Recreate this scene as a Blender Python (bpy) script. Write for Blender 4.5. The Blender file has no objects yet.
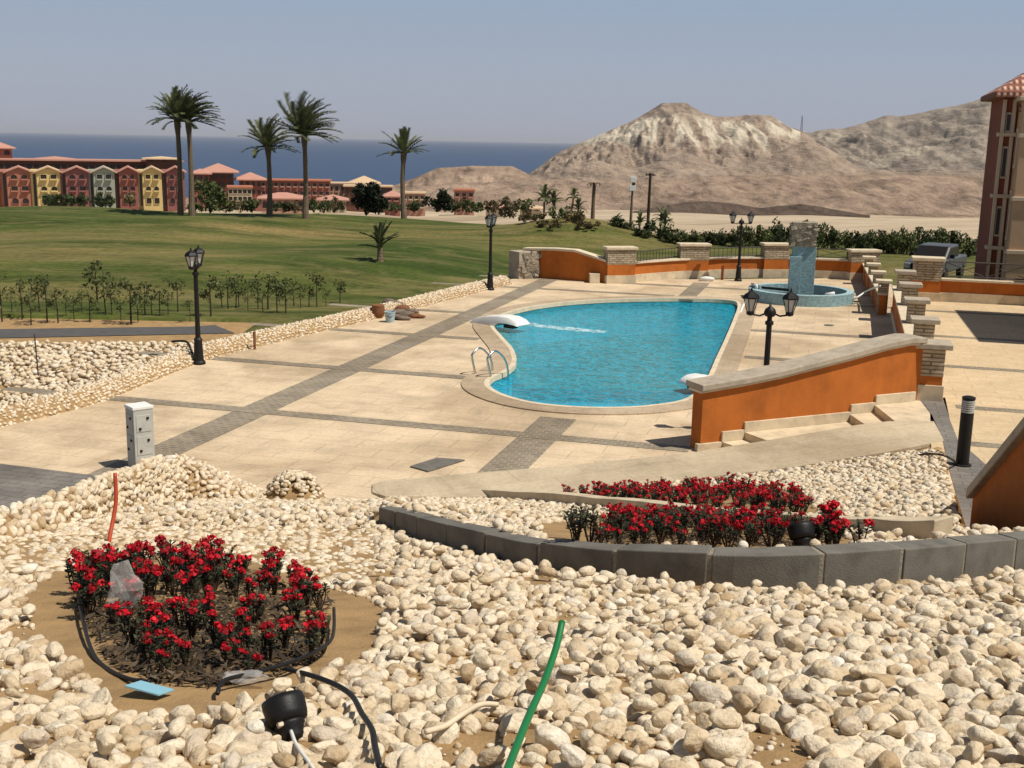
import bpy, bmesh, math, random
import numpy as np
from mathutils import Vector, Matrix, noise as mn
from mathutils.geometry import tessellate_polygon
random.seed(7); rng = np.random.default_rng(7)
sc = bpy.context.scene
COL = sc.collection
# ------------------------------------------------------------------ camera, sky, sun, exposure
F = 1150.0; CZ = 5.8
TH = math.atan(243 / F); RO = math.radians(1.12)
vf = np.array([0, math.cos(TH), -math.sin(TH)]); r0 = np.array([1., 0, 0]); u0 = np.array([0, math.sin(TH), math.cos(TH)])
vR = math.cos(RO) * r0 + math.sin(RO) * u0; vU = -math.sin(RO) * r0 + math.cos(RO) * u0
C0 = np.array([0, 0, CZ])
cam = bpy.data.cameras.new('camera'); camo = bpy.data.objects.new('camera', cam); COL.objects.link(camo)
m = Matrix.Identity(4)
for i in range(3):
    m[i][0] = vR[i]; m[i][1] = vU[i]; m[i][2] = -vf[i]; m[i][3] = C0[i]
camo.matrix_world = m
cam.sensor_width = 36; cam.lens = 36 * F / 1024; cam.clip_end = 200000; cam.clip_start = .05
sc.camera = camo
SUND = Vector((.55, -.25, 1.0)).normalized()
w = bpy.data.worlds.new('World'); sc.world = w; w.use_nodes = True
nt = w.node_tree; nt.nodes.clear()
sky = nt.nodes.new('ShaderNodeTexSky'); sky.sky_type = 'NISHITA'; sky.sun_disc = False
sky.sun_elevation = math.asin(SUND.z); sky.sun_rotation = math.atan2(SUND.x, SUND.y)
sky.air_density = 1.0; sky.dust_density = 1.0; sky.ozone_density = 2.0; sky.altitude = 0
hs = nt.nodes.new('ShaderNodeHueSaturation'); hs.inputs['Saturation'].default_value = .85; hs.inputs['Value'].default_value = .6
bg = nt.nodes.new('ShaderNodeBackground'); bg.inputs['Strength'].default_value = .09
wo = nt.nodes.new('ShaderNodeOutputWorld')
nt.links.new(sky.outputs[0], hs.inputs['Color'])
gt = nt.nodes.new('ShaderNodeTexCoord'); gs_ = nt.nodes.new('ShaderNodeSeparateXYZ'); nt.links.new(gt.outputs['Generated'], gs_.inputs[0])
gr = nt.nodes.new('ShaderNodeValToRGB'); ce = gr.color_ramp.elements; ce.new(.5)
for el_, (p_, v_) in zip(ce, ((0, .95), (.15, .9), (.5, .0))): el_.position = p_; el_.color = (v_, v_, v_, 1)
nt.links.new(gs_.outputs['Z'], gr.inputs[0])
hz_ = nt.nodes.new('ShaderNodeValToRGB'); he_ = hz_.color_ramp.elements; he_.new(.06)
for el_, (p_, v_) in zip(he_, ((0, (.37, .392, .468)), (.05, (.365, .41, .50)), (.16, (.29, .40, .545)))): el_.position = p_; el_.color = (*v_, 1)
nt.links.new(gs_.outputs['Z'], hz_.inputs[0])
sx = nt.nodes.new('ShaderNodeMix'); sx.data_type = 'RGBA'; sx.blend_type = 'MULTIPLY'; sx.inputs[0].default_value = 1; nt.links.new(hz_.outputs[0], sx.inputs[6]); sx.inputs[7].default_value = (11.6, 11.6, 11.6, 1)
sm_ = nt.nodes.new('ShaderNodeMix'); sm_.data_type = 'RGBA'; nt.links.new(gr.outputs[0], sm_.inputs[0]); nt.links.new(hs.outputs[0], sm_.inputs[6]); nt.links.new(sx.outputs[2], sm_.inputs[7])
nt.links.new(sm_.outputs[2], bg.inputs[0]); nt.links.new(bg.outputs[0], wo.inputs[0])
sl = bpy.data.lights.new('sun', 'SUN'); sl.energy = 5.0; sl.angle = math.radians(.5); sl.color = (1, .93, .82)
so = bpy.data.objects.new('sun', sl); COL.objects.link(so)
so.rotation_euler = SUND.to_track_quat('Z', 'Y').to_euler()
sc.view_settings.view_transform = 'Standard'; sc.view_settings.look = 'None'
sc.view_settings.exposure = 0.0; sc.view_settings.gamma = 1
sc.cycles.max_bounces = 6; sc.cycles.transparent_max_bounces = 16

# ------------------------------------------------------------------ measuring helpers (where a sight line meets the ground)
def ray(x, y): return (x - 512) / F * vR - (y - 384) / F * vU + vf
def G(x, y, z=0.):
    d = ray(x, y); return C0 + d * ((z - CZ) / d[2])
def A(x, y, dist):
    d = ray(x, y); return C0 + d * (dist / d[1])
def proj(p):
    q = np.array(p) - C0; k = q @ vf
    return 512 + F * (q @ vR) / k, 384 - F * (q @ vU) / k
def sm(t):
    t = np.clip(t, 0, 1); return t * t * (3 - 2 * t)
CURB_PX = [(378, 527), (400, 533), (440, 545), (480, 557), (520, 566), (560, 572), (620, 579), (680, 585), (750, 592), (840, 590), (900, 585), (960, 580), (1024, 573), (1110, 565)]
def gz0(x, y):
    x = np.asarray(x, float); y = np.asarray(y, float)
    wr = sm(x / 4.0)
    return 4.85 - .25 * y - (1 - wr) * .0052 * np.maximum(0, y - 9) ** 2 + wr * .6 * sm((y - 8) / 11)
def march(x, y, fn):
    d = ray(x, y); t = 1.5
    while t < 60:
        p = C0 + d * t
        if p[2] <= fn(p[0], p[1]): break
        t += .02
    return C0 + d * t
CURB = [march(a, b, gz0) for a, b in CURB_PX]
_cf = [np.polyfit([p[0] for p in CURB], [p[i] for p in CURB], 4) for i in (1, 2)]
CURB = [np.array([x, np.polyval(_cf[0], x), np.polyval(_cf[1], x)]) for x in np.linspace(CURB[0][0], CURB[-1][0], 30)]
_cx = np.array([p[0] for p in CURB]); _cy = np.array([p[1] for p in CURB])
def curb_y(x): return np.interp(x, _cx, _cy)
FL_B = [(372, 484, .03), (385, 480, .06), (470, 473, .1), (560, 466, .16), (640, 458, .24), (694, 452, .3), (724, 447, .35), (774, 439, .42), (855, 425, .55), (888, 421, .60), (934, 421, .62)]
FL_F = [(372, 492, .03), (385, 496, .06), (470, 497, .1), (560, 493, .16), (640, 485, .24), (700, 478, .3), (729, 474, .35), (790, 467, .42), (871, 454, .55), (910, 447, .60), (944, 440, .62)]
flb = [G(*q) for q in FL_B]; flf = [G(*q) for q in FL_F]
ffx = np.array([p[0] for p in flf]); ffy = np.array([p[1] for p in flf]); ffz = np.array([p[2] for p in flf])
_lz0 = 9.7
def gz0b(x, y):
    """slope behind the curb: runs straight from the curb's foot to the front edge of the travertine ramp"""
    yc = np.where(x < _cx[0], _cy[0], curb_y(x)); zc = gz0(np.clip(x, _cx[0], _cx[-1]), yc); yf = np.interp(x, ffx, ffy); zf = np.interp(x, ffx, ffz) - .06
    t = np.clip((y - yc) / np.maximum(.5, yf - yc), 0, 1.3); z = zc + (zf - zc) * t
    wgt = sm((x - ffx[0] + .3) / 1.1) * (y > yc)
    return gz0(x, y) * (1 - wgt) + z * wgt
def gz(x, y):
    x = np.asarray(x, float); y = np.asarray(y, float)
    b = y - curb_y(x) - .12
    inside = sm(b / .12) * (1 - sm((b - 1) / 5)) * sm((x + 1.35) / .25)
    return gz0b(x, y) + .17 * inside
def M_(x, y): return march(x, y, gz)

# ------------------------------------------------------------------ mesh helpers
class MB:
    def __init__(s): s.v = []; s.f = []
    def add(s, vs, fs):
        n = len(s.v); s.v += [tuple(float(c) for c in v) for v in vs]; s.f += [tuple(i + n for i in f) for f in fs]; return s
    def box(s, c, sz, rz=0, tilt=None):
        x, y, z = [q / 2 for q in sz]
        vs = [Vector((a * x, b * y, d * z)) for d in (-1, 1) for b in (-1, 1) for a in (-1, 1)]
        R = Matrix.Rotation(rz, 3, 'Z')
        if tilt: R = R @ Matrix.Rotation(tilt[0], 3, 'X') @ Matrix.Rotation(tilt[1], 3, 'Y')
        vs = [R @ v + Vector(c) for v in vs]
        return s.add(vs, [(0, 2, 3, 1), (4, 5, 7, 6), (0, 1, 5, 4), (2, 6, 7, 3), (0, 4, 6, 2), (1, 3, 7, 5)])
    def tube(s, path, r, n=8, cap=True):
        P = [Vector(p) for p in path]; k = len(P)
        rr = r if hasattr(r, '__len__') else [r] * k
        vs = []; up = Vector((0, 0, 1)); last = None
        for i in range(k):
            t = (P[min(i + 1, k - 1)] - P[max(i - 1, 0)]).normalized()
            if last is None:
                a = t.cross(up)
                if a.length < .1: a = t.cross(Vector((1, 0, 0)))
            else: a = last - t * last.dot(t)
            a.normalize(); last = a; b = t.cross(a)
            for j in range(n):
                q = 2 * math.pi * j / n
                vs.append(P[i] + (a * math.cos(q) + b * math.sin(q)) * rr[i])
        fs = [(i * n + j, i * n + (j + 1) % n, (i + 1) * n + (j + 1) % n, (i + 1) * n + j) for i in range(k - 1) for j in range(n)]
        if cap: fs += [tuple(range(n - 1, -1, -1)), tuple((k - 1) * n + j for j in range(n))]
        return s.add(vs, fs)
    def lathe(s, prof, n=16, c=(0, 0, 0)):
        vs = [(c[0] + r * math.cos(2 * math.pi * j / n), c[1] + r * math.sin(2 * math.pi * j / n), c[2] + z) for r, z in prof for j in range(n)]
        k = len(prof)
        fs = [(i * n + j, i * n + (j + 1) % n, (i + 1) * n + (j + 1) % n, (i + 1) * n + j) for i in range(k - 1) for j in range(n)]
        fs += [tuple(range(n - 1, -1, -1)), tuple((k - 1) * n + j for j in range(n))]
        return s.add(vs, fs)
    def sheet(s, polys, z):
        zf = z if callable(z) else (lambda x, y: z)
        P = [[Vector((p[0], p[1], 0)) for p in q] for q in polys]
        tris = tessellate_polygon(P); flat = [p for q in P for p in q]
        fs = []
        for t in tris:
            a, b, c = [flat[i] for i in t]
            if (b - a).cross(c - a).z < 0: t = (t[0], t[2], t[1])
            fs.append(tuple(t))
        return s.add([(p.x, p.y, zf(p.x, p.y)) for p in flat], fs)
    def prism(s, poly, z0, z1):
        n = len(poly); ar = sum(poly[i][0] * poly[(i + 1) % n][1] - poly[(i + 1) % n][0] * poly[i][1] for i in range(n))
        if ar < 0: poly = poly[::-1]
        a0 = z0 if hasattr(z0, '__len__') else [z0] * n; a1 = z1 if hasattr(z1, '__len__') else [z1] * n
        if ar < 0: a0 = a0[::-1]; a1 = a1[::-1]
        vs = [(p[0], p[1], z) for p, z in zip(poly, a0)] + [(p[0], p[1], z) for p, z in zip(poly, a1)]
        fs = [(i, (i + 1) % n, n + (i + 1) % n, n + i) for i in range(n)] + [tuple(range(n - 1, -1, -1)), tuple(range(n, 2 * n))]
        return s.add(vs, fs)
    def strip(s, pts, z0, z1, off0, off1, closed=False):
        """wall along pts (x,y), from side offset off0 to off1 (to the left of travel), heights z0..z1 (numbers or lists)"""
        P = [Vector((p[0], p[1])) for p in pts]; k = len(P)
        a0 = z0 if hasattr(z0, '__len__') else [z0] * k; a1 = z1 if hasattr(z1, '__len__') else [z1] * k
        vs = []
        for i in range(k):
            if closed: t = P[(i + 1) % k] - P[i - 1]
            else: t = P[min(i + 1, k - 1)] - P[max(i - 1, 0)]
            t.normalize(); n = Vector((-t.y, t.x))
            A_ = P[i] + n * off0; B_ = P[i] + n * off1
            vs += [(A_.x, A_.y, a0[i]), (B_.x, B_.y, a0[i]), (B_.x, B_.y, a1[i]), (A_.x, A_.y, a1[i])]
        fs = []
        for i in range(k if closed else k - 1):
            j = (i + 1) % k
            for e in range(4):
                g = (e + 1) % 4
                fs.append((i * 4 + e, j * 4 + e, j * 4 + g, i * 4 + g))
        if not closed: fs += [(0, 1, 2, 3), ((k - 1) * 4 + 3, (k - 1) * 4 + 2, (k - 1) * 4 + 1, (k - 1) * 4)]
        return s.add(vs, fs)
    def arr(s, V, Fc): return s.add(V.tolist() if hasattr(V, 'tolist') else V, Fc)

def obj(name, mb, mat, parent=None, bevel=0., smooth=False, world=True, fix=True):
    me = bpy.data.meshes.new(name)
    v = mb.v
    if parent is not None and world:
        L = parent.matrix_basis.translation if parent.parent is None else parent.parent.matrix_basis.translation + parent.matrix_basis.translation
        v = [(a - L.x, b - L.y, c - L.z) for a, b, c in v]
    me.from_pydata(v, [], mb.f)
    if fix:
        bm = bmesh.new(); bm.from_mesh(me); bmesh.ops.recalc_face_normals(bm, faces=bm.faces); bm.to_mesh(me); bm.free()
    if mat: me.materials.append(mat)
    if smooth: me.polygons.foreach_set('use_smooth', [True] * len(me.polygons))
    o = bpy.data.objects.new(name, me); COL.objects.link(o)
    if parent is not None: o.parent = parent
    if bevel:
        b = o.modifiers.new('bevel', 'BEVEL'); b.width = bevel; b.segments = 2; b.limit_method = 'ANGLE'; b.angle_limit = math.radians(40)
    return o
def tag(o, label, cat, group=None, kind=None):
    o['label'] = label; o['category'] = cat
    if group: o['group'] = group
    if kind: o['kind'] = kind
    return o
def thing(name, label, cat, loc=(0, 0, 0), rz=0, group=None):
    o = bpy.data.objects.new(name, None); COL.objects.link(o); o.empty_display_size = .2
    o.location = [float(c) for c in loc]; o.rotation_euler = (0, 0, rz); tag(o, label, cat, group)
    o.matrix_basis = Matrix.Translation(o.location) @ Matrix.Rotation(rz, 4, 'Z')
    return o
def struct(name, mb, mat, smooth=False, fix=False, kind='structure'):
    o = obj(name, mb, mat, None, 0, smooth, fix=fix); o['kind'] = kind; return o
def dup(root, loc, rz=0, scale=1., label=None, sc3=None):
    r = root.copy(); COL.objects.link(r); r.location = [float(c) for c in loc]; r.rotation_euler = (0, 0, rz)
    r.scale = sc3 if sc3 else (scale,) * 3
    if label: r['label'] = label
    for ch in list(root.children):
        c = ch.copy(); COL.objects.link(c); c.parent = r
        for g in list(ch.children):
            d = g.copy(); COL.objects.link(d); d.parent = c
    return r
def fastmesh(name, V, T, mat, smooth=True, attrs=None):
    """V (n,3) array, T (m,3 or 4) array"""
    me = bpy.data.meshes.new(name); n = len(V); k = T.shape[1]
    me.vertices.add(n); me.vertices.foreach_set('co', np.ascontiguousarray(V, np.float32).ravel())
    me.loops.add(T.size); me.loops.foreach_set('vertex_index', np.ascontiguousarray(T, np.int32).ravel())
    me.polygons.add(len(T)); me.polygons.foreach_set('loop_start', np.arange(0, T.size, k, dtype=np.int32))
    me.polygons.foreach_set('loop_total', np.full(len(T), k, np.int32))
    me.update(calc_edges=True)
    me.polygons.foreach_set('use_smooth', np.full(len(T), smooth, bool))
    for a, vals in (attrs or {}).items():
        at = me.attributes.new(a, 'FLOAT', 'POINT'); at.data.foreach_set('value', np.ascontiguousarray(vals, np.float32))
    me.materials.append(mat); me.validate()
    return me

# ------------------------------------------------------------------ materials
def newmat(name):
    m = bpy.data.materials.new(name); m.use_nodes = True; n = m.node_tree.nodes; n.clear()
    out = n.new('ShaderNodeOutputMaterial'); b = n.new('ShaderNodeBsdfPrincipled')
    m.node_tree.links.new(b.outputs[0], out.inputs[0]); return m, m.node_tree, b
def ramp(nt, src, stops):
    r = nt.nodes.new('ShaderNodeValToRGB'); e = r.color_ramp.elements
    while len(e) < len(stops): e.new(.5)
    for el, (p, c) in zip(e, stops): el.position = p; el.color = (*c, 1) if len(c) == 3 else c
    nt.links.new(src, r.inputs[0]); return r.outputs[0]
def noise(nt, co, scale, detail=4, rough=.55, dist=0):
    n = nt.nodes.new('ShaderNodeTexNoise'); n.inputs['Scale'].default_value = scale; n.inputs['Detail'].default_value = detail
    n.inputs['Roughness'].default_value = rough; n.inputs['Distortion'].default_value = dist
    nt.links.new(co, n.inputs['Vector']); return n.outputs[0]
def mix(nt, fac, a, b, mode='MIX'):
    n = nt.nodes.new('ShaderNodeMix'); n.data_type = 'RGBA'; n.blend_type = mode
    for s, v in ((n.inputs[0], fac), (n.inputs[6], a), (n.inputs[7], b)):
        if hasattr(v, 'links') or hasattr(v, 'is_linked'): nt.links.new(v, s)
        else: s.default_value = v if not isinstance(v, tuple) else (*v, 1)
    return n.outputs[2]
def coord(nt, kind='Object', scale=None, rot=None):
    t = nt.nodes.new('ShaderNodeTexCoord'); s = t.outputs[kind]
    if kind == 'World':
        pass
    if scale or rot:
        mp = nt.nodes.new('ShaderNodeMapping')
        if scale: mp.inputs['Scale'].default_value = scale
        if rot: mp.inputs['Rotation'].default_value = rot
        nt.links.new(s, mp.inputs[0]); s = mp.outputs[0]
    return s
def wpos(nt, scale=None, rot=None):
    g = nt.nodes.new('ShaderNodeNewGeometry'); s = g.outputs['Position']
    if scale or rot:
        mp = nt.nodes.new('ShaderNodeMapping')
        if scale: mp.inputs['Scale'].default_value = scale
        if rot: mp.inputs['Rotation'].default_value = rot
        nt.links.new(s, mp.inputs[0]); s = mp.outputs[0]
    return s
def bump(nt, b, h, strength=.3, dist=.02):
    n = nt.nodes.new('ShaderNodeBump'); n.inputs['Strength'].default_value = strength; n.inputs['Distance'].default_value = dist
    nt.links.new(h, n.inputs['Height']); nt.links.new(n.outputs[0], b.inputs['Normal'])
def sc_(c, k): return tuple(min(1, v * k) for v in c)
def mat(name, c, rough=.8, var=.25, scale=3., bscale=40., bstr=.25, metal=0, spec=.3, obj_co=False, stain=0., randv=0., bdist=.01, streak=0.):
    m, nt, b = newmat(name)
    co = coord(nt) if obj_co else wpos(nt)
    n1 = noise(nt, co, scale, 6, .62)
    col = ramp(nt, n1, [(.28, sc_(c, 1 - var)), (.5, c), (.75, sc_(c, 1 + var * .7))])
    if stain:
        n3 = noise(nt, co, scale * .35, 8, .7, .6)
        f = ramp(nt, n3, [(.5, (0, 0, 0)), (.68, (stain,) * 3)])
        col = mix(nt, f, col, sc_(c, .5))
    if streak:
        n5 = noise(nt, wpos(nt, scale=(5, 5, .45)), 1., 6, .65, .3)
        col = mix(nt, 1., col, ramp(nt, n5, [(.36, (1 - streak, 1 - streak * .95, 1 - streak * .8)), (.52, (1, 1, 1)), (.74, (1 + streak * .4, 1 + streak * .6, 1 + streak * 1.2))]), 'MULTIPLY')
    if randv:
        oi = nt.nodes.new('ShaderNodeObjectInfo'); hv = nt.nodes.new('ShaderNodeHueSaturation')
        mr = nt.nodes.new('ShaderNodeMapRange'); mr.inputs[3].default_value = 1 - randv; mr.inputs[4].default_value = 1 + randv
        nt.links.new(oi.outputs['Random'], mr.inputs[0]); nt.links.new(mr.outputs[0], hv.inputs['Value'])
        nt.links.new(col, hv.inputs['Color']); col = hv.outputs[0]
    nt.links.new(col, b.inputs['Base Color'])
    b.inputs['Roughness'].default_value = rough; b.inputs['Metallic'].default_value = metal; b.inputs['Specular IOR Level'].default_value = spec
    if bstr: bump(nt, b, noise(nt, co, bscale, 5, .6), bstr, bdist)
    return m
AZ = math.radians(15.6)
UV_ = (math.sin(AZ), math.cos(AZ)); VV_ = (math.cos(AZ), -math.sin(AZ))

def paver_mat(name, c1, c2, mortar, bw, bh, msize=.012, var=.2, bstr=.4, rz=AZ, stain=.5, off=.5):
    m, nt, b = newmat(name)
    co = wpos(nt, rot=(0, 0, rz))
    br = nt.nodes.new('ShaderNodeTexBrick'); br.inputs['Scale'].default_value = 1
    br.inputs['Brick Width'].default_value = bw; br.inputs['Row Height'].default_value = bh; br.inputs['Mortar Size'].default_value = msize
    br.inputs['Mortar Smooth'].default_value = .3; br.offset = off
    br.inputs['Color1'].default_value = (*c1, 1); br.inputs['Color2'].default_value = (*c2, 1); br.inputs['Mortar'].default_value = (*mortar, 1)
    nt.links.new(co, br.inputs['Vector'])
    w1 = wpos(nt)
    n1 = noise(nt, w1, 1.1, 8, .65, .4); n2 = noise(nt, w1, 14, 5, .6); n3 = noise(nt, w1, .23, 5, .6, 1.)
    col = mix(nt, 1., br.outputs['Color'], ramp(nt, n1, [(.3, (1 - var,) * 3), (.55, (1, 1, 1)), (.8, (1 + var * .5,) * 3)]), 'MULTIPLY')
    col = mix(nt, 1., col, ramp(nt, n2, [(.35, (.86, .85, .83)), (.6, (1, 1, 1))]), 'MULTIPLY')
    col = mix(nt, 1., col, ramp(nt, n3, [(.38, (1 - stain * .45, 1 - stain * .5, 1 - stain * .56)), (.56, (1, 1, 1))]), 'MULTIPLY')
    nt.links.new(col, b.inputs['Base Color']); b.inputs['Roughness'].default_value = .85; b.inputs['Specular IOR Level'].default_value = .25
    mm = nt.nodes.new('ShaderNodeMath'); mm.operation = 'MULTIPLY_ADD'; nt.links.new(n2, mm.inputs[0]); mm.inputs[1].default_value = .4
    inv = nt.nodes.new('ShaderNodeMath'); inv.operation = 'SUBTRACT'; inv.inputs[0].default_value = 1; nt.links.new(br.outputs['Fac'], inv.inputs[1])
    nt.links.new(inv.outputs[0], mm.inputs[2]); bump(nt, b, mm.outputs[0], bstr, .01)
    return m
def stone_mat(name, attr=True):
    m, nt, b = newmat(name)
    if attr:
        a = nt.nodes.new('ShaderNodeAttribute'); a.attribute_name = 'tint'; r = a.outputs['Fac']
    else:
        oi = nt.nodes.new('ShaderNodeObjectInfo'); r = oi.outputs['Random']
    base = ramp(nt, r, [(0, (.45, .335, .205)), (.10, (.58, .465, .315)), (.34, (.67, .57, .42)), (.6, (.74, .66, .52)), (.82, (.70, .59, .44)), (.9, (.56, .48, .38)), (1, (.80, .75, .64))])
    co = wpos(nt)
    n1 = noise(nt, co, 16, 8, .7, .8); n2 = noise(nt, co, 75, 5, .65); n3 = noise(nt, co, 34, 3, .5)
    col = mix(nt, 1., base, ramp(nt, n1, [(.3, (.60, .51, .40)), (.45, (.95, .92, .87)), (.6, (1.03, 1.02, 1)), (.75, (1.16, 1.17, 1.18))]), 'MULTIPLY')
    col = mix(nt, ramp(nt, n2, [(.55, (0, 0, 0)), (.68, (.5,) * 3)]), col, (.30, .205, .12))
    nt.links.new(col, b.inputs['Base Color']); b.inputs['Roughness'].default_value = .85; b.inputs['Specular IOR Level'].default_value = .2
    mm = nt.nodes.new('ShaderNodeMath'); mm.operation = 'ADD'; nt.links.new(n1, mm.inputs[0]); nt.links.new(n2, mm.inputs[1])
    m2 = nt.nodes.new('ShaderNodeMath'); m2.operation = 'ADD'; nt.links.new(mm.outputs[0], m2.inputs[0]); nt.links.new(n3, m2.inputs[1])
    bump(nt, b, m2.outputs[0], .75, .011)
    return m
MT = {}
MT['stone'] = stone_mat('pebble_stone'); MT['stone1'] = stone_mat('single_stone', False)
MT['sand'] = mat('sand_soil', (.345, .22, .10), .95, .3, 4., 60, .6, stain=.3, bdist=.02)
MT['deck'] = paver_mat('tan_paving', (.67, .53, .36), (.65, .51, .345), (.50, .375, .245), 1.15, .58, .012, .24, .2, stain=.55)
MT['band'] = paver_mat('grey_cobble_band', (.30, .255, .19), (.215, .185, .145), (.36, .30, .215), .2, .13, .02, .25, .5)
MT['greypave'] = paver_mat('grey_pavers', (.23, .21, .185), (.19, .175, .16), (.14, .125, .105), .4, .2, .012, .3, .4)
MT['terr'] = paver_mat('terrace_paving', (.65, .50, .31), (.62, .47, .29), (.5, .38, .24), .9, .45, .01, .14, .2, stain=.28)
MT['coping_pool'] = paver_mat('pool_coping', (.50, .39, .27), (.46, .36, .25), (.36, .28, .19), .6, .3, .01, .2, .3)
MT['orange'] = mat('orange_render', (.45, .13, .02), .9, .25, 1.3, 60, .7, stain=.5, streak=.07)
MT['darkorange'] = mat('rust_render', (.22, .055, .02), .9, .2, 1.5, 120, .5, stain=.3)
MT['coping'] = mat('coping_stone', (.40, .34, .26), .8, .25, 5, 60, .3, stain=.4)
MT['cream'] = mat('cream_stone', (.62, .52, .37), .8, .2, 4, 50, .3, stain=.3)
MT['trav'] = paver_mat('travertine', (.56, .46, .32), (.50, .41, .28), (.40, .32, .21), 1.2, .8, .008, .22, .2, rz=math.radians(-20), stain=.5)
MT['travb'] = mat('travertine_block', (.58, .48, .33), .8, .25, 3.5, 60, .3, stain=.4)
MT['curb'] = mat('grey_block', (.145, .135, .115), .8, .3, 6, 90, .4, stain=.3)
MT['mortar'] = mat('mortar', (.25, .22, .17), .95, .3, 30, 60, .8)
MT['black'] = mat('black_metal', (.011, .010, .010), .5, .2, 10, 60, .1, spec=.25)
MT['blackrub'] = mat('black_plastic', (.009, .009, .009), .5, .2, 20, 90, .15, spec=.3)
MT['white'] = mat('white_plastic', (.72, .72, .68), .5, .08, 4, 60, .08, stain=.12)
MT['boxgrey'] = mat('pale_enamel', (.44, .44, .40), .55, .12, 5, 60, .1, stain=.25)
MT['chrome'] = mat('steel', (.62, .60, .56), .25, .1, 8, 60, .05, metal=1)
MT['iron'] = mat('rail_iron', (.06, .05, .045), .6, .2, 8, 60, .1)
def masonry_mat(name, c1, c2, mortar, w, h, ms=.015):
    m, nt, b = newmat(name); g = wpos(nt)
    sp = nt.nodes.new('ShaderNodeSeparateXYZ'); nt.links.new(g, sp.inputs[0])
    ad = nt.nodes.new('ShaderNodeMath'); ad.operation = 'ADD'; nt.links.new(sp.outputs[0], ad.inputs[0]); nt.links.new(sp.outputs[1], ad.inputs[1])
    cb = nt.nodes.new('ShaderNodeCombineXYZ'); nt.links.new(ad.outputs[0], cb.inputs[0]); nt.links.new(sp.outputs[2], cb.inputs[1])
    br = nt.nodes.new('ShaderNodeTexBrick'); br.inputs['Scale'].default_value = 1; br.inputs['Brick Width'].default_value = w; br.inputs['Row Height'].default_value = h
    br.inputs['Mortar Size'].default_value = ms; br.inputs['Mortar Smooth'].default_value = .4
    br.inputs['Color1'].default_value = (*c1, 1); br.inputs['Color2'].default_value = (*c2, 1); br.inputs['Mortar'].default_value = (*mortar, 1)
    nt.links.new(cb.outputs[0], br.inputs['Vector']); n2 = noise(nt, g, 9, 6, .65)
    col = mix(nt, 1., br.outputs['Color'], ramp(nt, n2, [(.3, (.7, .68, .62)), (.6, (1.1, 1.1, 1.1))]), 'MULTIPLY')
    nt.links.new(col, b.inputs['Base Color']); b.inputs['Roughness'].default_value = .9; b.inputs['Specular IOR Level'].default_value = .2
    inv = nt.nodes.new('ShaderNodeMath'); inv.operation = 'MULTIPLY_ADD'; nt.links.new(br.outputs['Fac'], inv.inputs[0]); inv.inputs[1].default_value = -1; nt.links.new(n2, inv.inputs[2])
    bump(nt, b, inv.outputs[0], .8, .03); return m
MT['masonry'] = masonry_mat('ledge_stone', (.52, .43, .31), (.36, .29, .2), (.2, .16, .11), .38, .085)
MT['rough'] = mat('rough_stone', (.33, .28, .21), .95, .5, 5, 14, 1.0, stain=.5, bdist=.06)
MT['tileblue'] = masonry_mat('blue_mosaic', (.28, .43, .475), (.26, .405, .45), (.32, .46, .49), .06, .06, .003)
MT['tiledark'] = mat('basin_floor', (.17, .16, .15), .6, .3, 3, 30, .2)
# ------------------------------------------------------------------ far setting: sea, land, hills
m, nt, b = newmat('sea_water')
co = wpos(nt, scale=(.004, .02, 1)); n1 = noise(nt, co, 1, 6, .6)
nt.links.new(ramp(nt, n1, [(.3, (.034, .064, .125)), (.7, (.046, .080, .148))]), b.inputs['Base Color'])
b.inputs['Roughness'].default_value = .55; b.inputs['Specular IOR Level'].default_value = .12
bump(nt, b, noise(nt, wpos(nt), .08, 4), .4, 2.)
mb = MB(); ys = [250, 500, 1000, 3000, 10000, 30000, 90000]
vs = []; fs = []
for i, y in enumerate(ys):
    vs += [(-max(3000, y * 1.2), y, -62), (max(3000, y * 1.2), y, -62)]
    if i: fs.append((2 * i - 2, 2 * i - 1, 2 * i + 1, 2 * i))
struct('sea', mb.add(vs, fs), m)

def grass_mat():
    m, nt, b = newmat('golf_grass'); co = wpos(nt); st = wpos(nt, scale=(.3, 1.2, 1))
    n1 = noise(nt, wpos(nt, scale=(.35, 1, 1)), .085, 7, .62, .7); n2 = noise(nt, st, .5, 6, .65); n3 = noise(nt, co, 3., 4, .7)
    col = ramp(nt, n1, [(.36, (.045, .070, .014)), (.48, (.075, .095, .022)), (.555, (.125, .122, .04)), (.66, (.225, .17, .07))])
    col = mix(nt, 1., col, ramp(nt, n2, [(.3, (.6, .62, .6)), (.55, (1, 1, 1)), (.75, (1.3, 1.22, 1.1))]), 'MULTIPLY')
    col = mix(nt, 1., col, ramp(nt, n3, [(.3, (.6, .62, .6)), (.68, (1.25, 1.22, 1.15))]), 'MULTIPLY')
    n4 = noise(nt, wpos(nt, scale=(.5, 1.4, 1)), .28, 8, .75, 1.2)
    col = mix(nt, ramp(nt, n4, [(.49, (0, 0, 0)), (.66, (.72,) * 3)]), col, (.20, .16, .068))
    nt.links.new(col, b.inputs['Base Color']); b.inputs['Roughness'].default_value = .95; b.inputs['Specular IOR Level'].default_value = .1
    bump(nt, b, n3, .5, .1); return m
MT['grass'] = grass_mat()
def azpx(x, y): return 512 + F * x / np.maximum(y, 1) * .98
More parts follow.
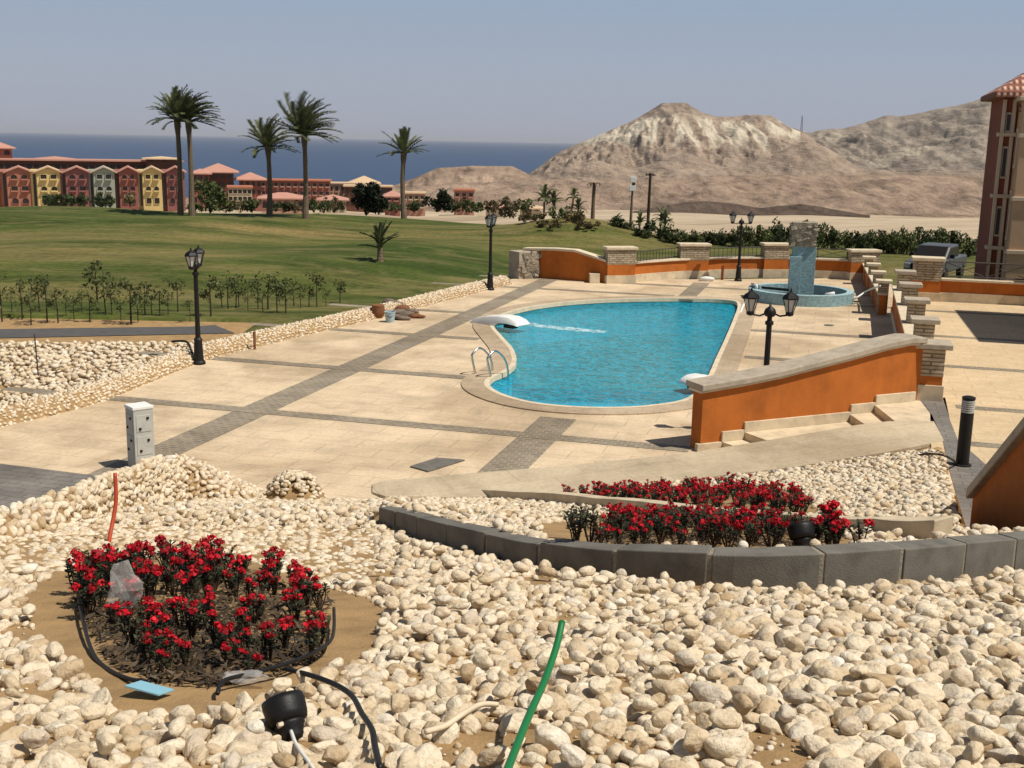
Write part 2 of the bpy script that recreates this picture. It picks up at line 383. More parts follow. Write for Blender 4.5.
def lz(x, y):
    x = np.asarray(x, float); y = np.asarray(y, float); a = azpx(x, y)
    wl = 1 - sm((a - 400) / 190)
    z = -.52 - .7 * sm((y - 40) / 12) - .25 * sm((y - 55) / 20) * (1 - wl)
    z = z + wl * .85 * sm((y - 50) / 42) + (.22 + .25 * wl) * np.sin(x * .11 + y * .06) * sm((y - 45) / 15) * (1 - .7 * sm((y - 78) / 12)) + .28 * wl * np.sin(x * .05 - y * .19 + 1.) * sm((y - 46) / 10) * (1 - sm((y - 80) / 10)) + .12 * np.sin(x * .31 - y * .13) * sm((y - 45) / 15)
    z = z + 1.6 * np.exp(-((x - 5.2) / 5.5) ** 2 - ((y - 88) / 6) ** 2) + .5 * np.exp(-((x + 6) / 7) ** 2 - ((y - 74) / 6) ** 2)
    z = z - .07 * np.maximum(0, y - 95) * (1 + 0 * x) - .5 * sm((y - 95) / 6)
    return z
def M_l(x, y):
    d = ray(x, y); t = 30
    while t < 130:
        p = C0 + d * t
        if p[2] <= lz(p[0], p[1]): break
        t += .1
    return C0 + d * t
xs = np.linspace(-75, 95, 240); ysl = np.concatenate([np.linspace(33.5, 60, 50), np.linspace(60.8, 135, 90)])
X, Y = np.meshgrid(xs, ysl); Z = lz(X, Y)
Z = np.where((Y < 39.6) & (X < -9.4), -1.5, Z)
Z = np.where((Y < 54.5) & (X > 0) , -1.4, Z)
def gridmesh(name, X, Y, Z, mat, attrs=None):
    ny, nx = X.shape; V = np.stack([X, Y, Z], -1).reshape(-1, 3); i = np.arange(ny * nx).reshape(ny, nx)
    T = np.stack([i[:-1, :-1], i[:-1, 1:], i[1:, 1:], i[1:, :-1]], -1).reshape(-1, 4)
    me = fastmesh(name, V, T, mat, True, attrs); o = bpy.data.objects.new(name, me); COL.objects.link(o); o['kind'] = 'structure'; return o
gridmesh('lawn', X, Y, Z, MT['grass'])

m, nt, b = newmat('desert_sand'); co = wpos(nt, scale=(.4, 1, 1))
n1 = noise(nt, co, .02, 8, .65, .5); n2 = noise(nt, wpos(nt, scale=(.35, 1, 1)), .12, 6, .7)
col = ramp(nt, n1, [(.3, (.30, .23, .155)), (.5, (.44, .35, .245)), (.7, (.52, .43, .31))])
col = mix(nt, ramp(nt, n2, [(.54, (0, 0, 0)), (.66, (.7,) * 3)]), col, (.19, .145, .10))
nt.links.new(col, b.inputs['Base Color']); b.inputs['Roughness'].default_value = 1; b.inputs['Specular IOR Level'].default_value = .05
MT['desert'] = m
rr = np.concatenate([np.linspace(82, 200, 40), np.linspace(210, 1100, 70)]); aa = np.linspace(-900, 1900, 180)
AA, RR = np.meshgrid(aa, rr)
zr = np.interp(RR, [82, 95, 110, 200, 400, 800, 1100], [-2.6, -2.6, -3.2, -8.2, -19.4, -39, -50])
zl = np.interp(RR, [82, 100, 200, 300, 450, 900, 1100], [-2.6, -3.2, -9, -13.6, -21, -64, -75])
wl = sm((AA - 330) / 200)
ZZ = zl * (1 - wl) + zr * wl + .4 * np.sin(AA * .05 + RR * .03) * (RR > 110)
gridmesh('land', (AA - 512) / F * RR, RR, ZZ, MT['desert'])

def hill_mat(name, c, dark, pale):
    m, nt, b = newmat(name); co = wpos(nt)
    n1 = noise(nt, wpos(nt, scale=(1, 1, 2.5)), .02, 9, .68, .6); n2 = noise(nt, wpos(nt, scale=(1, .5, 3.)), .07, 8, .7, .5)
    col = ramp(nt, n1, [(.32, dark), (.48, c), (.66, sc_(c, 1.3))])
    col = mix(nt, 1., col, ramp(nt, n2, [(.3, (.62, .6, .58)), (.5, (1, 1, 1)), (.72, (1.22, 1.2, 1.15))]), 'MULTIPLY')
    a = nt.nodes.new('ShaderNodeAttribute'); a.attribute_name = 'pale'
    col = mix(nt, a.outputs['Fac'], col, pale)
    nt.links.new(col, b.inputs['Base Color']); b.inputs['Roughness'].default_value = 1; b.inputs['Specular IOR Level'].default_value = .03
    bump(nt, b, n2, 1., 6.); return m
def ridge(name, crest, base, d0, d1, mat, nx, ny, amp, freq, shape=1.0, pale=None, gully=1.):
    px = np.linspace(crest[0][0], crest[-1][0], nx)
    cr = np.interp(px, [c[0] for c in crest], [c[1] for c in crest]); br_ = np.interp(px, [c[0] for c in base], [c[1] for c in base])
    k = np.ones(5) / 5; cr = np.convolve(np.pad(cr, 2, 'edge'), k, 'valid')
    V = []; PA = []
    ts = np.linspace(0, 1, ny); nb = 8
    for i in range(nx):
        p = A(px[i], br_[i], d0); p = p * (d0 - 12) / d0; p[2] = A(px[i], br_[i], d0)[2] - 25; V.append(p); PA.append(0.)
    for j, t in enumerate(ts):
        d = d0 + (d1 - d0) * t; s = t ** shape
        for i in range(nx):
            row = br_[i] + (cr[i] - br_[i]) * s
            p = A(px[i], row, d)
            e = math.sin(math.pi * min(1, t * 1.0)) ** .6 if t < 1 else 0
            q = Vector((p[0] * freq, d * freq * .22, seed_of(name)))
            g = mn.ridged_multi_fractal(q, .9, 2.1, 6, 1., 2.) - 1.1 + .45 * (mn.ridged_multi_fractal(q * 3.7, .8, 2.1, 4, 1., 2.) - 1.1)
            h = mn.fractal(q * 3.1, .8, 2.1, 5)
            p[2] += (g * amp * gully + h * amp * .35) * (e + .10)
            V.append(p); PA.append(pale(px[i], row, t, p) if pale else 0.)
    for j in range(1, nb + 1):
        d = d1 + (d1 - d0) * .6 * j / nb + 20 * j
        for i in range(nx):
            p = V[ny * nx + i].copy(); f = d / d1; p[0] *= f; p[1] = d; p[2] = p[2] - (p[2] + 64) * (j / nb) ** 1.3
            V.append(p); PA.append(0.)
    V = np.array(V); n = ny + nb + 1; i = np.arange(n * nx).reshape(n, nx)
    T = np.stack([i[:-1, :-1], i[:-1, 1:], i[1:, 1:], i[1:, :-1]], -1).reshape(-1, 4)
    me = fastmesh(name, V, T, mat, True, {'pale': np.clip(PA, 0, 1)}); o = bpy.data.objects.new(name, me); COL.objects.link(o); o['kind'] = 'structure'
    return o
def seed_of(n): return sum(ord(c) for c in n) * .37
HM = hill_mat('hill_rock', (.32, .25, .192), (.185, .148, .118), (.60, .53, .41))
HM2 = hill_mat('hill_earth', (.325, .24, .178), (.20, .145, .11), (.42, .34, .24))
HM4 = hill_mat('scree', (.12, .088, .068), (.075, .055, .045), (.3, .25, .2))
HM3 = hill_mat('far_rock', (.28, .235, .19), (.17, .143, .12), (.45, .39, .30))
def pale_peak(px, row, t, p):
    if not 560 < px < 800: return 0
    sk = (row - 112) * (px - 690) * .0075
    n = mn.fractal(Vector(((px - sk) * .10 + .6 * mn.noise(Vector((px * .05, row * .12, 1.))), t * 2.2, 3.)), .8, 2.1, 6)
    win = max(0, 1 - abs(row - 134 - .04 * (px - 690)) / 17) if px < 770 else max(0, 1 - abs(row - 128) / 12)
    return max(0, min(1, (n + .16) * 4.5)) * min(1, win * 2.0)
def pale_right(px, row, t, p):
    n = mn.fractal(Vector((px * .03, row * .09, 9.)), .9, 2., 4)
    b = 0
    for cx, cy, rx, ry in ((836, 137, 7, 6), (872, 140, 10, 7), (930, 124, 8, 4), (900, 156, 40, 4), (960, 140, 20, 4)):
        b = max(b, 1 - ((px - cx) / rx) ** 2 - ((row - cy) / ry) ** 2)
    return max(0, min(1, b * 2.5)) * .8 + max(0, min(.35, (n - .25) * 1.5))
ridge('far_hills', [(770, 140), (790, 127), (809, 133), (828, 129), (840, 128), (854, 126), (870, 121), (886, 115), (900, 116), (924, 112), (947, 107), (971, 102), (985, 97), (1040, 86), (1120, 96), (1250, 120)],
      [(770, 182), (1250, 182)], 1500, 2300, HM3, 340, 90, 15, .010, .9, pale_right)
ridge('mountain', [(500, 190), (520, 180), (540, 166), (560, 151), (593, 137), (631, 122), (647, 112), (662, 103), (685, 103), (702, 113), (718, 117), (751, 115), (771, 115), (791, 128), (812, 138), (840, 165), (870, 190)],
      [(500, 196), (870, 196)], 1150, 1650, HM, 360, 110, 12, .012, .85, pale_peak)
ridge('foothills', [(470, 196), (500, 184), (560, 169), (598, 161), (632, 169), (660, 162), (685, 152), (705, 160), (725, 168), (760, 162), (790, 146), (815, 142), (835, 152), (860, 168), (900, 172), (1000, 170), (1250, 175)],
      [(470, 200), (1250, 200)], 960, 1100, HM, 360, 60, 5, .017, .9)
ridge('coastal_mound', [(360, 194), (378, 190), (390, 186), (400, 183), (415, 178), (437, 168), (470, 166), (512, 166), (523, 171), (540, 181), (560, 188)],
      [(360, 200), (560, 200)], 880, 950, HM2, 160, 30, 3, .02, .8)
ridge('mesa', [(120, 203), (200, 199), (300, 194), (360, 190), (420, 187), (480, 183), (536, 181), (566, 179), (592, 181), (630, 180), (695, 177), (760, 175), (842, 175), (994, 176), (1250, 178)],
      [(120, 206), (300, 205), (450, 207), (600, 212), (760, 213), (1250, 216)], 700, 860, HM2, 420, 70, 4, .02, .8)
ridge('scree_mound', [(628, 214.5), (640, 212), (665, 206), (685, 202), (705, 201), (730, 203), (760, 208), (800, 204), (815, 206), (850, 212), (870, 215.5)], [(628, 214), (870, 215)], 600, 625, HM4, 120, 16, 1.2, .05, .9)

# ------------------------------------------------------------------ pool deck
def cat_rom(P, n=6, closed=True):
    P = [np.array(p, float) for p in P]; k = len(P); out = []
    for i in range(k if closed else k - 1):
        p0, p1, p2, p3 = (P[(i - 1) % k], P[i], P[(i + 1) % k], P[(i + 2) % k]) if closed else (P[max(i - 1, 0)], P[i], P[i + 1], P[min(i + 2, k - 1)])
        for j in range(n):
            t = j / n
            out.append(.5 * (2 * p1 + (p2 - p0) * t + (2 * p0 - 5 * p1 + 4 * p2 - p3) * t * t + (3 * p1 - p0 - 3 * p2 + p3) * t ** 3))
    if not closed: out.append(P[-1])
    return out
POOL_PX = [(492, 329), (504, 318), (534, 310), (575, 305), (625, 302.5), (685, 302), (730, 304), (739, 309), (735, 323), (727, 343), (718, 363), (708, 385), (690, 404), (655, 411.5), (615, 414), (570, 413), (530, 408.5), (500, 400), (487, 391), (491, 383), (506, 376), (514, 367), (511, 354), (501, 342)]
pool = cat_rom([G(a, b, -.12)[:2] for a, b in POOL_PX], 5)
pool = [tuple(p) for p in pool]
def offset(poly, d):
    k = len(poly); ar = sum(poly[i][0] * poly[(i + 1) % k][1] - poly[(i + 1) % k][0] * poly[i][1] for i in range(k)); s = 1 if ar > 0 else -1
    out = []
    for i in range(k):
        t = np.array(poly[(i + 1) % k]) - np.array(poly[i - 1]); t /= np.linalg.norm(t)
        out.append(tuple(np.array(poly[i]) + d * s * np.array([t[1], -t[0]])))
    return out
pool_in = offset(pool, .05)
deck_out = [(-16, 12), (-10.45, 22.3), (-8.4, 29), (-4.5, 37.6), (-.2, 48.9), (.4, 51), (5, 49.8), (15.9, 52.3), (17, 52), (9.6, 24), (9.6, 12)]
struct('pool_deck', MB().sheet([deck_out, offset(pool, .3)], 0.0), MT['deck'])
cop = MB(); cp = offset(pool, .62); ci = pool; k = len(pool)
vs = [(p[0], p[1], .03) for p in cp] + [(p[0], p[1], .03) for p in ci] + [(p[0], p[1], -.14) for p in ci] + [(p[0], p[1], -.01) for p in cp]
fs = [(i, (i + 1) % k, k + (i + 1) % k, k + i) for i in range(k)] + [(k + i, k + (i + 1) % k, 2 * k + (i + 1) % k, 2 * k + i) for i in range(k)] + [(3 * k + i, 3 * k + (i + 1) % k, (i + 1) % k, i) for i in range(k)]
obj_c = obj('pool_coping', cop.add(vs, fs), MT['coping_pool']); obj_c['kind'] = 'structure'
# white lip of the pool
lip = MB(); li = offset(pool, -.06)
vs = [(p[0], p[1], .034) for p in offset(pool, .07)] + [(p[0], p[1], .034) for p in li] + [(p[0], p[1], -.10) for p in li]
fs = [(i, (i + 1) % k, k + (i + 1) % k, k + i) for i in range(k)] + [(k + i, k + (i + 1) % k, 2 * k + (i + 1) % k, 2 * k + i) for i in range(k)]
o = obj('pool_edge', lip.add(vs, fs), MT['cream']); o['kind'] = 'structure'
m, nt, b = newmat('pool_mosaic'); co = wpos(nt)
n1 = noise(nt, co, .5, 3); vo = nt.nodes.new('ShaderNodeTexVoronoi'); vo.feature = 'DISTANCE_TO_EDGE'; vo.inputs['Scale'].default_value = 2.4
mp = nt.nodes.new('ShaderNodeVectorMath'); mp.operation = 'ADD'; nz = nt.nodes.new('ShaderNodeTexNoise'); nz.inputs['Scale'].default_value = 1.5; nt.links.new(co, nz.inputs[0])
nt.links.new(co, mp.inputs[0]); nt.links.new(nz.outputs['Color'], mp.inputs[1]); nt.links.new(mp.outputs[0], vo.inputs['Vector'])
br = nt.nodes.new('ShaderNodeTexBrick'); br.inputs['Scale'].default_value = 1; br.inputs['Brick Width'].default_value = .3; br.inputs['Row Height'].default_value = .3; br.inputs['Mortar Size'].default_value = .015; br.offset = 0
br.inputs['Color1'].default_value = (.045, .50, .70, 1); br.inputs['Color2'].default_value = (.03, .42, .63, 1); br.inputs['Mortar'].default_value = (.16, .58, .72, 1); nt.links.new(co, br.inputs['Vector'])
nt.links.new(br.outputs['Color'], b.inputs['Base Color']); b.inputs['Roughness'].default_value = .5
MT['mosaic'] = m
def pool_depth(x, y): return -1.25 - 1.3 * sm((y - 29) / 10)
cx = np.mean([p[0] for p in pool]); cyy = np.mean([p[1] for p in pool])
bas = MB(); vs = []; rings = 14
for r in range(rings + 1):
    s = 1 - .985 * max(0, (r - 1)) / (rings - 1)
    for p in pool_in:
        x = cx + (p[0] - cx) * s; y = cyy + (p[1] - cyy) * s
        vs.append((x, y, -.02 if r == 0 else float(pool_depth(x, y))))
fs = [(r * k + i, r * k + (i + 1) % k, (r + 1) * k + (i + 1) % k, (r + 1) * k + i) for r in range(rings) for i in range(k)] + [tuple(rings * k + i for i in range(k))]
o = obj('pool_basin', bas.add(vs, fs), MT['mosaic']); o['kind'] = 'structure'
m = bpy.data.materials.new('pool_water'); m.use_nodes = True; nt = m.node_tree; nt.nodes.clear()
out = nt.nodes.new('ShaderNodeOutputMaterial'); tr = nt.nodes.new('ShaderNodeBsdfTransparent'); gl = nt.nodes.new('ShaderNodeBsdfGlossy'); mx = nt.nodes.new('ShaderNodeMixShader'); fr = nt.nodes.new('ShaderNodeFresnel')
tr.inputs[0].default_value = (.5, .93, .97, 1); gl.inputs['Roughness'].default_value = .06; fr.inputs[0].default_value = 1.16
co = wpos(nt); nA = noise(nt, co, 3.2, 4, .6, .6); nB = noise(nt, co, 9, 3, .6)
ad = nt.nodes.new('ShaderNodeMath'); ad.operation = 'MULTIPLY_ADD'; nt.links.new(nB, ad.inputs[0]); ad.inputs[1].default_value = .35; nt.links.new(nA, ad.inputs[2])
bp = nt.nodes.new('ShaderNodeBump'); bp.inputs['Strength'].default_value = .8; bp.inputs['Distance'].default_value = .12
nt.links.new(ad.outputs[0], bp.inputs['Height']); nt.links.new(bp.outputs[0], gl.inputs['Normal']); nt.links.new(bp.outputs[0], fr.inputs['Normal'])
df = nt.nodes.new('ShaderNodeBsdfDiffuse'); df.inputs[0].default_value = (.014, .52, .74, 1); nt.links.new(bp.outputs[0], df.inputs['Normal'])
mx0 = nt.nodes.new('ShaderNodeMixShader'); nt.links.new(ramp(nt, noise(nt, co, 4.5, 5, .7, 1.2), [(.38, (.26,) * 3), (.62, (.66,) * 3)]), mx0.inputs[0]); nt.links.new(tr.outputs[0], mx0.inputs[1]); nt.links.new(df.outputs[0], mx0.inputs[2])  # noise mottles the water colour to imitate light patterns on the ripples
nt.links.new(fr.outputs[0], mx.inputs[0]); nt.links.new(mx0.outputs[0], mx.inputs[1]); nt.links.new(gl.outputs[0], mx.inputs[2]); nt.links.new(mx.outputs[0], out.inputs[0])
MT['water'] = m
o = obj('pool_water', MB().sheet([offset(pool, .03)], -.12), m, fix=False); o['kind'] = 'structure'

# grey cobble bands laid in the deck
def band(pts, wid, z=.004, matk='band', name='paving_band'):
    mb = MB(); P = [np.array(p[:2]) for p in pts]; vs = []
    for i, p in enumerate(P):
        t = P[min(i + 1, len(P) - 1)] - P[max(i - 1, 0)]; t = t / np.linalg.norm(t); n = np.array([-t[1], t[0]])
        vs += [(*(p - n * wid / 2), z), (*(p + n * wid / 2), z)]
    fs = [(2 * i, 2 * i + 2, 2 * i + 3, 2 * i + 1) for i in range(len(P) - 1)]
    return struct(name, mb.add(vs, fs), MT[matk], fix=True)
O_ = np.array([-2.27, 36.39])  # a point on the wide band
def uv(u, v): return O_ + u * np.array(UV_) + v * np.array(VV_)
def uvof(p): q = np.array(p[:2]) - O_; return q @ np.array(UV_), q @ np.array(VV_)
band([uv(-18, .15), uv(14, .15)], .8)
vb = uvof(G(530, 445))[1]
ub_near = uvof(G(560, 416))[0]
band([uv(-18, vb), uv(ub_near - .2, vb)], .8, .005)
u7 = uvof(G(692, 289))[0]
band([uv(uvof(G(683, 300))[0] + .2, vb), uv(u7 + 2.3, vb)], .7, .005)
def hidden_by_pool(u0, v0, v1, wid):
    pass
from mathutils import Vector as _V
poolc = offset(pool, .6)
def inpoly(p, poly):
    x, y = p[0], p[1]; c = False; j = len(poly) - 1
    for i in range(len(poly)):
        xi, yi = poly[i]; xj, yj = poly[j]
        if (yi > y) != (yj > y) and x < (xj - xi) * (y - yi) / (yj - yi) + xi: c = not c
        j = i
    return c
def cross(u, v0, v1, wid=.42):
    seg = []; vv = np.arange(v0, v1 + .001, .1)
    for v in vv:
        p = uv(u, v)
        if inpoly(p, poolc) or inpoly(uv(u + wid / 2, v), poolc) or inpoly(uv(u - wid / 2, v), poolc):
            if len(seg) > 1: band([uv(u, seg[0]), uv(u, seg[-1])], wid, .0085)
            seg = []
        else: seg.append(v)
    if len(seg) > 1: band([uv(u, seg[0]), uv(u, seg[-1])], wid, .0085)
for (px, py), v0, v1 in (((256, 411), -6.2, 9.5), ((352, 369), -6.0, 12), ((432, 336), -5.6, 14), ((470, 313), -5.2, 14), ((600, 292), -4, 14.3), ((640, 284), -3, 14)):
    cross(uvof(G(px, py))[0], v0, v1)
# bluish grey paver path in the near left corner
gp = [G(0, 464)[:2], G(112, 478)[:2], G(150, 500)[:2], (-6, 13), (-18, 13), (-18, 22.0), G(-80, 452)[:2]]
struct('path', MB().sheet([[tuple(p) for p in gp]], .010), MT['greypave'])
# ------------------------------------------------------------------ upper terrace
TL = np.array([8.75, 23.5]); TD = np.array([4.75, 16.5]); TD = TD / np.linalg.norm(TD)
tfar = TL + TD * 17.6
tr_poly = [tuple(TL), tuple(tfar), tuple(tfar + np.array(VV_) * 26), (40, 9), (5.5, 9), (5.5, 13.5), (6.6, 15.5), (7.2, 19.0)]
struct('terrace', MB().prism(tr_poly, -1.2, .6), MT['terr'], fix=True)
for q in ((960, 302), (970, 313), (970, 338), (975, 368), (975, 408), (985, 445)):
    p = G(q[0], q[1], .6)[:2]; L = np.array(p) - TL; dv = L @ np.array([TD[1], -TD[0]])
    a = np.array(p) - np.array(VV_) * dv; band([a + np.array(VV_) * .5, a + np.array(VV_) * 25], .35, .605)
sp_l = [(919, 398), (932, 415), (943, 440), (948, 465), (957, 497), (966, 527), (968, 545)]
sp_r = [(943, 398), (950, 420), (958, 440), (990, 468), (1015, 497), (1040, 527), (1060, 545)]
mb = MB(); vs = []
for a, b_ in zip(sp_l, sp_r): vs += [G(*a, .609), G(*b_, .609)]
mb.add(vs, [(2 * i, 2 * i + 1, 2 * i + 3, 2 * i + 2) for i in range(len(sp_l) - 1)])
struct('terrace_path', mb, MT['greypave'], fix=True)

# ------------------------------------------------------------------ the stone slope in the foreground
BERM_C = [(-60, 536, 10.2), (0, 518, 10.9), (60, 497, 11.6), (110, 478, 12.2), (150, 463, 12.6), (182, 460, 12.9), (212, 470, 13.2), (240, 484, 13.6), (262, 494, 14.0)]
BERM_B = [(-60, 556), (0, 545), (60, 530), (110, 513), (150, 505), (190, 501), (225, 499), (250, 498), (266, 497)]
bb = [M_(*q) for q in BERM_B[:5]] + [A(q[0], q[1], 14.9 + .08 * i) for i, q in enumerate(BERM_B[5:])]; bc = [A(q[0], q[1], p[1] + .45) for q, p in zip(BERM_C, bb)]
bx_ = np.array([p[0] for p in bc]); by_ = np.array([p[1] for p in bc])
def behind_berm(x, y): return (x < bc[-1][0]) & (y > np.interp(x, bx_, by_) - .1)
RED_X, RED_Y = zip(*[(G(*q, .6)[0], G(*q, .6)[1]) for q in sp_l[1:]][::-1])
xs = np.arange(-7.5, 8.01, .12); ysl = np.arange(.6, 20.2, .12); X, Y = np.meshgrid(xs, ysl); Z = gz(X, Y)
nz = np.array([mn.fractal(Vector((a * 1.2, b * 1.2, 0)), .9, 2, 4) for a, b in zip(X.ravel(), Y.ravel())]).reshape(X.shape)
Z = Z + .025 * nz
Z = np.where(behind_berm(X, Y), -.4, Z)
# where the flower bed's right edge is retained and the slope ends
bed_r = [M_(*q) for q in ((966, 530), (957, 500), (948, 467), (942, 442))]
brx = np.array([p[0] for p in bed_r]); bry = np.array([p[1] for p in bed_r])
def right_of_bed(x, y):
    lim = np.interp(y, bry, brx); return (x > lim) & (y > curb_y(np.minimum(x, 4.5)) + .15) & (y > 8.6)
Z = np.where(right_of_bed(X, Y), .3, Z)
inside_fl = (X > ffx[0]) & (X < ffx[-1] + .3) & (Y > np.interp(X, ffx, ffy) + .05)
Z = np.where(inside_fl, -.6, Z)
ny_, nx_ = X.shape
from functools import lru_cache
def hz(x, y):
    """height of the built slope"""
    fx = (np.asarray(x) - xs[0]) / .12; fy = (np.asarray(y) - ysl[0]) / .12
    i = np.clip(fx.astype(int), 0, nx_ - 2); j = np.clip(fy.astype(int), 0, ny_ - 2); a = np.clip(fx - i, 0, 1); b = np.clip(fy - j, 0, 1)
    return Z[j, i] * (1 - a) * (1 - b) + Z[j, i + 1] * a * (1 - b) + Z[j + 1, i] * (1 - a) * b + Z[j + 1, i + 1] * a * b
gridmesh('ground', X, Y, Z, MT['sand'])

# ------------------------------------------------------------------ stones
def ico(sub):
    bm = bmesh.new(); bmesh.ops.create_icosphere(bm, subdivisions=sub, radius=1); bm.verts.ensure_lookup_table()
    V = np.array([v.co[:] for v in bm.verts]); T = np.array([[v.index for v in f.verts] for f in bm.faces]); bm.free(); return V, T
ICO = {s: ico(s) for s in (1, 2, 3, 4)}
def stone_shape(V, r):
    v = V.copy()
    for _ in range(r.integers(6, 11)):
        n = r.normal(size=3); n /= np.linalg.norm(n); h = r.uniform(.56, .88); d = v @ n
        v -= np.outer(np.where(d > h, (d - h) * .72, 0), n)
    for _ in range(3):
        n = r.normal(size=3); n /= np.linalg.norm(n); v *= (1 + r.uniform(-.13, .13) * np.cos(2.6 * (V @ n) + r.uniform(0, 6)))[:, None]
    for _ in range(9):
        n = r.normal(size=3) * 4.2; v *= (1 + r.uniform(-.024, .024) * np.cos(V @ n + r.uniform(0, 6)))[:, None]
    v *= np.array([1.08, r.uniform(.6, .92), r.uniform(.46, .75)]); return v
VAR = {s: [stone_shape(ICO[s][0], np.random.default_rng(100 + i)) for i in range(18)] for s in (1, 2, 3, 4)}
def merge_stones(pos, size, sub, tilt=.35, normal=None):
    N = len(pos); V0 = np.stack(VAR[sub]); which = rng.integers(0, 18, N); v = V0[which] * np.asarray(size)[:, None, None]
    a = rng.uniform(0, 2 * np.pi, N); tx = rng.normal(0, tilt, N); ca, sa, ct, st = np.cos(a), np.sin(a), np.cos(tx), np.sin(tx)
    x, y, z = v[..., 0], v[..., 1], v[..., 2]
    y, z = y * ct[:, None] - z * st[:, None], y * st[:, None] + z * ct[:, None]
    x, y = x * ca[:, None] - y * sa[:, None], x * sa[:, None] + y * ca[:, None]
    if normal is not None: # lay the flat side against a slope facing the viewer
        c, s = math.cos(normal), math.sin(normal); y, z = y * c - z * s, y * s + z * c
    v = np.stack([x, y, z], -1) + np.asarray(pos)[:, None, :]
    T = ICO[sub][1]; nv = V0.shape[1]
    F_ = (T[None] + (np.arange(N) * nv)[:, None, None]).reshape(-1, 3)
    return v.reshape(-1, 3), F_, np.repeat(rng.uniform(0, 1, N), nv)
def join_stones(name, lists, mat):
    Vs, Fs, Ts = [], [], []; o = 0
    for v, f, t in lists:
        Vs.append(v); Fs.append(f + o); Ts.append(t); o += len(v)
    me = fastmesh(name, np.concatenate(Vs), np.concatenate(Fs), mat, True, {'tint': np.concatenate(Ts)})
    ob = bpy.data.objects.new(name, me); COL.objects.link(ob); return ob
BED1_PX = [(22, 603), (45, 580), (90, 562), (170, 556), (260, 566), (330, 590), (372, 600), (386, 622), (376, 652), (335, 676), (300, 690), (262, 703), (215, 716), (150, 722), (118, 712), (98, 688), (70, 662), (40, 640)]
bed1 = [tuple(M_(*q)[:2]) for q in BED1_PX]
BEDA_PX = [(545, 502), (600, 492), (690, 487), (770, 487), (812, 500), (822, 519), (760, 519), (640, 512)]
BEDB_PX = [(530, 526), (600, 515), (700, 519), (800, 525), (850, 538), (850, 553), (760, 556), (600, 550), (545, 541)]
bedA = [tuple(M_(*q)[:2]) for q in BEDA_PX]; bedB = [tuple(M_(*q)[:2]) for q in BEDB_PX]
LEDGE_PX = [(402, 495), (450, 496), (520, 500), (600, 508), (700, 521), (800, 530), (880, 535), (940, 537)]
LEDGE_PX[0] = (418, 496)
_l0 = [M_(*q) for q in LEDGE_PX]; _lf = np.polyfit([q[0] for q in LEDGE_PX], [p[1] for p in _l0], 2)
ledge = [A(q[0], q[1], float(np.polyval(_lf, q[0]))) for q in LEDGE_PX]
def jitter_pts(x0, x1, y0, y1, s):
    gx = np.arange(x0, x1, s); gy = np.arange(y0, y1, s * .87); P = []
    X_, Y_ = np.meshgrid(gx, gy); X_ = X_ + (np.arange(len(gy)) % 2)[:, None] * s / 2
    X_ = X_ + rng.uniform(-.34, .34, X_.shape) * s; Y_ = Y_ + rng.uniform(-.34, .34, X_.shape) * s
    return np.stack([X_.ravel(), Y_.ravel()], -1)
def inpolyv(P, poly):
    x, y = P[:, 0], P[:, 1]; c = np.zeros(len(P), bool); j = len(poly) - 1
    for i in range(len(poly)):
        xi, yi = poly[i]; xj, yj = poly[j]
        with np.errstate(divide='ignore', invalid='ignore'):
            t = ((yi > y) != (yj > y)) & (x < (xj - xi) * (y - yi) / (yj - yi + 1e-12) + xi)
        c ^= t; j = i
    return c
CAL = {}
def keep_mask(P):
    x, y = P[:, 0], P[:, 1]
    k = np.abs(x) < .56 * y + 1.7
    k &= ~behind_berm(x, y + .2) & ~right_of_bed(x, y + .1)
    k &= ~inpolyv(P, bed1) & ~inpolyv(P, bedA) & ~inpolyv(P, bedB)
    k &= ~((x > -1.3) & (x < 6) & (np.abs(y - curb_y(x) - .07) < .16))
    k &= ~((x > ffx[0]) & (x < ffx[-1] + .3) & (y > np.interp(x, ffx, ffy) - .04))
    lx = np.array([p[0] for p in ledge]); ly = np.array([p[1] for p in ledge]); 
    k &= ~((x > lx[0]) & (x < lx[-1]) & (np.abs(y - np.interp(x, lx, ly)) < .1))
    return k
def density(P, thr):
    n = np.array([mn.fractal(Vector((a * 2.2, b * 2.2, 5.)), .8, 2, 3) for a, b in P]); return n > thr
def bare(P):
    """sparser, half buried stones on the sandy strip below the berm and right of the green pipe"""
    x, y = P[:, 0], P[:, 1]; px = 512 + F * x / (y * 1.02)
    s = ((px < 380) & (y > 6.2) & (y < 9.5))
    return s
def scatter(y0, y1, s, rmin, rmax, sub, thr=-.55, lift=.25):
    P = jitter_pts(-7.4, 7.4, y0, y1, s); P = P[keep_mask(P)]; d = density(P, thr); b_ = bare(P)
    d &= ~(b_ & (rng.uniform(size=len(P)) < .35))
    P = P[d]; b_ = b_[d]
    r = rng.uniform(rmin * .8, rmax, len(P)) * np.where(rng.uniform(size=len(P)) < .16, 1.4, 1)
    r *= np.where((P[:, 0] > .8) & (P[:, 1] < curb_y(P[:, 0])), 1.22, 1.)
    z = hz(P[:, 0], P[:, 1]) + r * lift - np.where(b_, r * .45, 0)
    return np.column_stack([P, z]), r
near_pos, near_r = scatter(2.35, 4.3, .067, .027, .045, 3, -.42)
